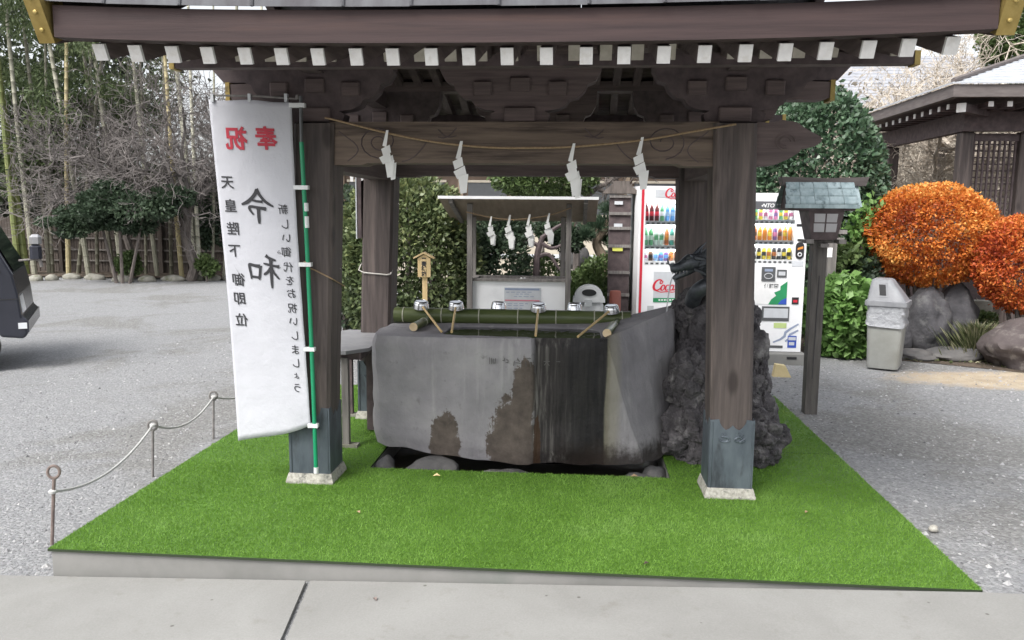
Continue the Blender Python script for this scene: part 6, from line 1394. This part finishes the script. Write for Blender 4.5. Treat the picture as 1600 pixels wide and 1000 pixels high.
for c, r, n, m, lab in (((4.12, 9.80, 1.33), (.745, .70, .615), 17000, 'orange', 'large clipped dome of bright orange azalea'), ((4.92, 9.10, 1.05), (.60, .56, .555), 13000, 'redorange', 'reddish orange azalea dome at the right edge')):
    q1 = shell(c, r, n, .09, .085); q2 = lumps(c, (r[0]*1.0, r[1], r[2]), n//3, 110, .06, .14); q3 = shell(c, [x*.86 for x in r], n//2, .06, .05); q2 = tuple(np.concatenate([a_, b2_]) for a_, b2_ in zip(q2, q3)); tm = MB()
    for k in range(6): tm.tube([(c[0]+.05*math.sin(k), c[1]+.05*math.cos(k), -.05), (c[0]+.3*math.sin(k*1.05), c[1]+.3*math.cos(k*1.05), c[2]-.1)], [.035, .012], 6)
    hol = np.array([noise.noise(Vector(x)*3.3+Vector((5, 2, 0))) < .30 for x in q1[0]]); q1 = tuple(z_[hol] for z_ in q1)
    t = np.concatenate([q1[2], q2[2]]); pp = np.concatenate([q1[0], q2[0]])
    big = np.array([noise.noise(Vector(x)*2.3) for x in pp]); leafcloud('azalea_bush', lab, 'shrub', pp, np.concatenate([q1[1], q2[1]]), np.clip(t+big*.55, 0, 1), .040, .022, L[m], tm, group='clipped azaleas by the rocks', base=(c[0], c[1], 0))
RK = [((4.02, 9.45, .30), (.26, .26, .42), 'tall dark boulder under the orange azalea'), ((4.36, 9.55, .36), (.26, .26, .40), 'blue grey boulder right of the tall dark boulder'), ((3.72, 9.5, .2), (.2, .2, .26), 'dark rock just right of the trash can'), ((4.80, 8.72, .20), (.52, .36, .30), 'large purplish brown rock at the right edge'), ((4.22, 9.10, .03), (.36, .20, .10), 'low flat stone at the edge of the sand'), ((3.75, 9.05, .02), (.24, .16, .08), 'small flat stone behind the trash can'), ((5.6, 8.9, .2), (.5, .4, .35), 'brown rock beyond the right picture edge')]
for k, (c, r, lab) in enumerate(RK): tag(obj('garden_rock', rock_mb(c, r, k+70, 4, .20, 1.2), M['rock_dark'] if k in (0, 1, 2) else (M['rock_brown'] if k in (3, 6) else M['stone_grey']), None, True, c), lab, 'rock', 'rocks round the azaleas')
for k in range(14):
    x = rng.uniform(2.7, 5.2); y = 9.25-.35*(x-2.6)+rng.uniform(-.35, .1); s = rng.uniform(.02, .05)
mb = MB(); mb.bbox(4.35, 5.1, 10.2, 10.4, -.02, .52); tag(obj('mossy_step', mb, M['kerbstone'], None, False, (4.7, 10.3, 0)), 'mossy stone step seen between the two azaleas', 'step')
n = 900; r = np.abs(rng.normal(0, .14, n)); a = rng.uniform(0, 2*PI, n); p = np.stack([4.40+r*np.cos(a)*1.2, 9.05+r*np.sin(a)*.5, .05+.30*rng.uniform(0, 1, n)], 1); o = np.stack([np.cos(a)*.7, np.sin(a)*.5, np.ones(n)*.9], 1)
leafcloud('grass_tuft', 'tuft of dry green grass between the boulders', 'grass', p, o, rng.uniform(0, 1, n), .20, .012, L['grassy'], kind='stuff')
p = np.stack([rng.uniform(4.3, 5.0, 1500), rng.uniform(9.8, 10.2, 1500), rng.uniform(.30, .42, 1500)], 1); leafcloud('moss', 'bright moss strip between the azaleas', 'moss', p, rng.normal(size=(1500, 3)), rng.uniform(.4, 1, 1500), .05, .03, L['bush'], kind='stuff')
n = 500; p = np.stack([rng.uniform(2.6, 5.4, n), rng.uniform(8.3, 9.3, n), np.full(n, .002)], 1); p = p[p[:, 1] > 9.15-.30*(p[:, 0]-2.6)]; oo = rng.normal(size=(len(p), 3)); oo[:, 2] *= .15
leafcloud('fallen_leaves', 'fallen leaves and litter along the rocks', 'leaves', p, oo, rng.uniform(0, 1, len(p)), .05, .03, L['grassy'], kind='stuff')
for u, v, m in ((682, 744, 'yellow fallen leaf on the turf before the basin'), (991, 745, 'brown fallen leaf at the edge of the drain pit')):
    c = gnd(u, v, .02); mb = MB(); mb.add([(c.x-.022, c.y, .022), (c.x, c.y-.012, .03), (c.x+.022, c.y+.006, .022), (c.x, c.y+.014, .034)], [(0, 1, 2, 3)]); o_l = obj('fallen_leaf', mb, M['new_wood'] if u < 700 else M['rope'], None, False, tuple(c)); o_l.modifiers.new('t', 'SOLIDIFY').thickness = .001; tag(o_l, m, 'leaf', 'fallen leaves on the turf')
for k, (u, v, m) in enumerate([(1010, 880, 'small curled leaf near the front edge of the turf'), (560, 800, 'dry leaf on the turf right of the left pillar'), (1260, 800, 'dry leaf on the turf right of the right pillar'), (586, 936, 'dark leaf crumb on the concrete path')]):
    c = gnd(u, v, .012 if k < 3 else -.075); a = rng.uniform(0, 6); mb = MB(); d = Vector((math.cos(a), math.sin(a), 0))*.016; e = Vector((-d.y, d.x, 0))*.55
    mb.add([c-d, c-e+Vector((0, 0, .006)), c+d, c+e+Vector((0, 0, .008))], [(0, 1, 2, 3)]); o_l = obj('fallen_leaf', mb, M['soil'] if k == 0 else (M['rope'] if k != 3 else M['rust']), None, False, tuple(c)); o_l.modifiers.new('t', 'SOLIDIFY').thickness = .001; tag(o_l, m, 'leaf', 'fallen leaves on the turf' if k < 3 else None)
c = gnd(1458, 832, -.02); tag(obj('white_stone', rock_mb((c.x, c.y, .0), (.026, .022, .020), 91, 2), M['plinth'], None, True, tuple(c)), 'larger white stone at the right edge of the turf', 'stone')

# ================================================================ RIGHT: LATTICE PAVILION
hall = thing('lattice_hall', 'dark timber hall with grey roof and lattice window at the right', 'building', (7.2, 13.5, 0))
ex, ey, ez_ = 4.78, 11.0, 3.075; XE = 12.0; YE = 15.0; sl = .36; rx_ = (XE+ex)/2
mb = MB(); mb.bbox(ex, XE, ey, ey+.10, ez_, ez_+.155); mb.bbox(ex, ex+.10, ey+.101, YE, ez_, ez_+.155); obj('eave_fascia', mb, M['roof_edge'], hall)
mb = MB(); mb.bbox(ex+.101, XE, ey+.101, YE, ez_+.06, ez_+.10); obj('soffit', mb, M['wood_dark'], hall)
rows = 12; dy = 2.0/rows
for k in range(rows):
    t0_, t1_ = k*dy, (k+1)*dy
    def ring(t, up): return (ex-.03+t, ey-.03+t, ez_+.16+sl*t+up)
    a = ring(t0_, .022); b_ = ring(t1_, .004); mb = MB()
    mb.add([a, (XE-t0_, a[1], a[2]), (XE-t1_, b_[1], b_[2]), b_, (a[0], a[1], a[2]-.022), (XE-t0_, a[1], a[2]-.022)], [(0, 1, 2, 3), (4, 5, 1, 0)])
    mb.add([a, (a[0], YE-t0_+1, a[2]), (b_[0], YE-t1_+1, b_[2]), b_, (a[0], a[1], a[2]-.022), (a[0], YE-t0_+1, a[2]-.022)], [(0, 3, 2, 1), (0, 1, 5, 4)]); obj('roof_course', mb, M['roof_tile'], hall)
mb = MB(); mb.tube([(ex-.02, ey-.02, ez_+.20), (ex+2.0, ey+2.0, ez_+.20+sl*2.0)], .035, 6); obj('hip_ridge', mb, M['roof_edge'], hall)
mb = MB(); mb.bbox(-.03, .03, 0, .9, 0, .06); hr = mesh_of('hall_rafter', mb, M['wood_dark']); mb = MB(); mb.bbox(-.033, .033, -.006, .004, -.003, .063); hc = mesh_of('hall_rafter_end', mb, M['white_cap'])
def hraf(x, y, z, rz, s=1.0):
    o = bpy.data.objects.new('rafter', hr); link(o, hall); o.location = Vector((x, y, z))-wloc(hall); o.rotation_euler = (0, 0, rz); o.scale = (s, 1, s); c = bpy.data.objects.new('rafter_end', hc); link(c, o)
for k in range(14): hraf(ex+.55+k*.235, ey+.16, ez_-.10, 0)
for k in range(12): hraf(ex+.14, ey+.45+k*.27, ez_-.10, -PI/2)
hraf(ex+.20, ey+.20, ez_-.165, -PI/4, 1.75)
mb = MB(); mb.bbox(ex+.5, XE, ey+.75, ey+.87, 2.72, 2.98); mb.bbox(ex+.5, ex+.62, ey+.871, YE, 2.72, 2.98); obj('wall_beam', mb, M['wood_dark'], hall)
for x, y in ((5.40, 11.95), (6.20, 11.95), (7.6, 11.95), (5.40, 14.6), (9.2, 11.95)):
    mb = MB(); mb.cbox(x-.09, x+.09, y-.09, y+.09, 0, 2.72, .015); obj('hall_pillar', mb, M['wood_v'], hall)
lat = MB(); lat.bbox(5.49, 6.11, 11.92, 11.98, 2.60, 2.70); lf = obj('lattice_window', lat, M['wood_dark'], hall)
lat = MB(); lat.bbox(5.49, 6.11, 11.92, 11.98, .95, 1.05); obj('window_sill', lat, M['wood_dark'], lf)
for k in range(9): mb = MB(); x = 5.52+k*.070; mb.bbox(x-.011, x+.011, 11.93, 11.965, 1.05, 2.60); obj('lattice_bar', mb, M['wood_dark'], lf)
for k in range(17): mb = MB(); z = 1.10+k*.091; mb.bbox(5.491, 6.109, 11.9655, 11.985, z-.010, z+.010); obj('lattice_bar', mb, M['wood_dark'], lf)
lat2 = MB(); lat2.bbox(6.29, 7.51, 11.93, 11.97, .2, .95); obj('lower_wall', lat2, M['wood_dark'], hall)
mb = MB(); mb.bbox(5.46, 9.0, 15.0, 15.08, 0, .9); obj('rear_wall', mb, M['wood_dark'], hall)
# far pale roof
fr_ = thing('far_house', 'pale grey tiled roof far behind the camellia', 'house', (11, 33, 0)); mb = MB(); mb.bbox(6, 22, 33, 39, 0, 6); obj('wall', mb, M['house_beige'], fr_)
for k in range(16):
    t0_, t1_ = k/16, (k+1)/16; mb = MB(); y0, y1 = 32+t0_*4, 32+t1_*4; z0_, z1_ = 5.6+t0_*2.6, 5.6+t1_*2.6; mb.add([(5, y0, z0_+.03), (23, y0, z0_+.03), (23, y1, z1_), (5, y1, z1_), (5, y0, z0_-.02), (23, y0, z0_-.02)], [(0, 1, 2, 3), (4, 5, 1, 0)]); obj('roof_course', mb, M['far_roof'], fr_)
# pale tangled bare trees behind hall and lamp
RMIN[0] = .0055
bare_tree('wisteria_tree', 'pale tangled bare weeping tree behind the hall roof', (7.0, 16.6, 0), 2.9, 10, 3, 7, .12, M['twig_pale'], 2.1, 1.0, .06, .42, 6, .68, .75, 1.5)
bare_tree('wisteria_tree', 'pale tangled bare weeping tree seen under the hall eave', (5.75, 15.6, 0), 1.7, 10, 3, 7, .10, M['twig_pale'], 1.3, 1.0, .10, .5, 6, .66, .6, 1.2)
L['brush'] = leafmat('dry_brush', [(.16, .14, .115), (.27, .24, .20), (.40, .36, .30)], .8, .2)
woodwall(4.2, 16, 19, 22, 0, 4.0, 22000, 160, 'brownish dry brushwood backdrop behind the lattice hall', 'brush', .16)
p, o, t = lumps(tuple(at(1600, 55, 17.8)), (.9, .9, 1.0), 9000, 40, .3, .3); tm = MB(); tm.tube([(at(1600, 55, 17.8).x, 17.8, 0), at(1600, 55, 17.8)], [.2, .06], 7)
leafcloud('evergreen_tree', 'dark evergreen tree above the hall roof at the right corner', 'tree', p, o, t, .11, .05, L['bush'], tm, base=(at(1600, 55, 17.8).x, 17.8, 0))
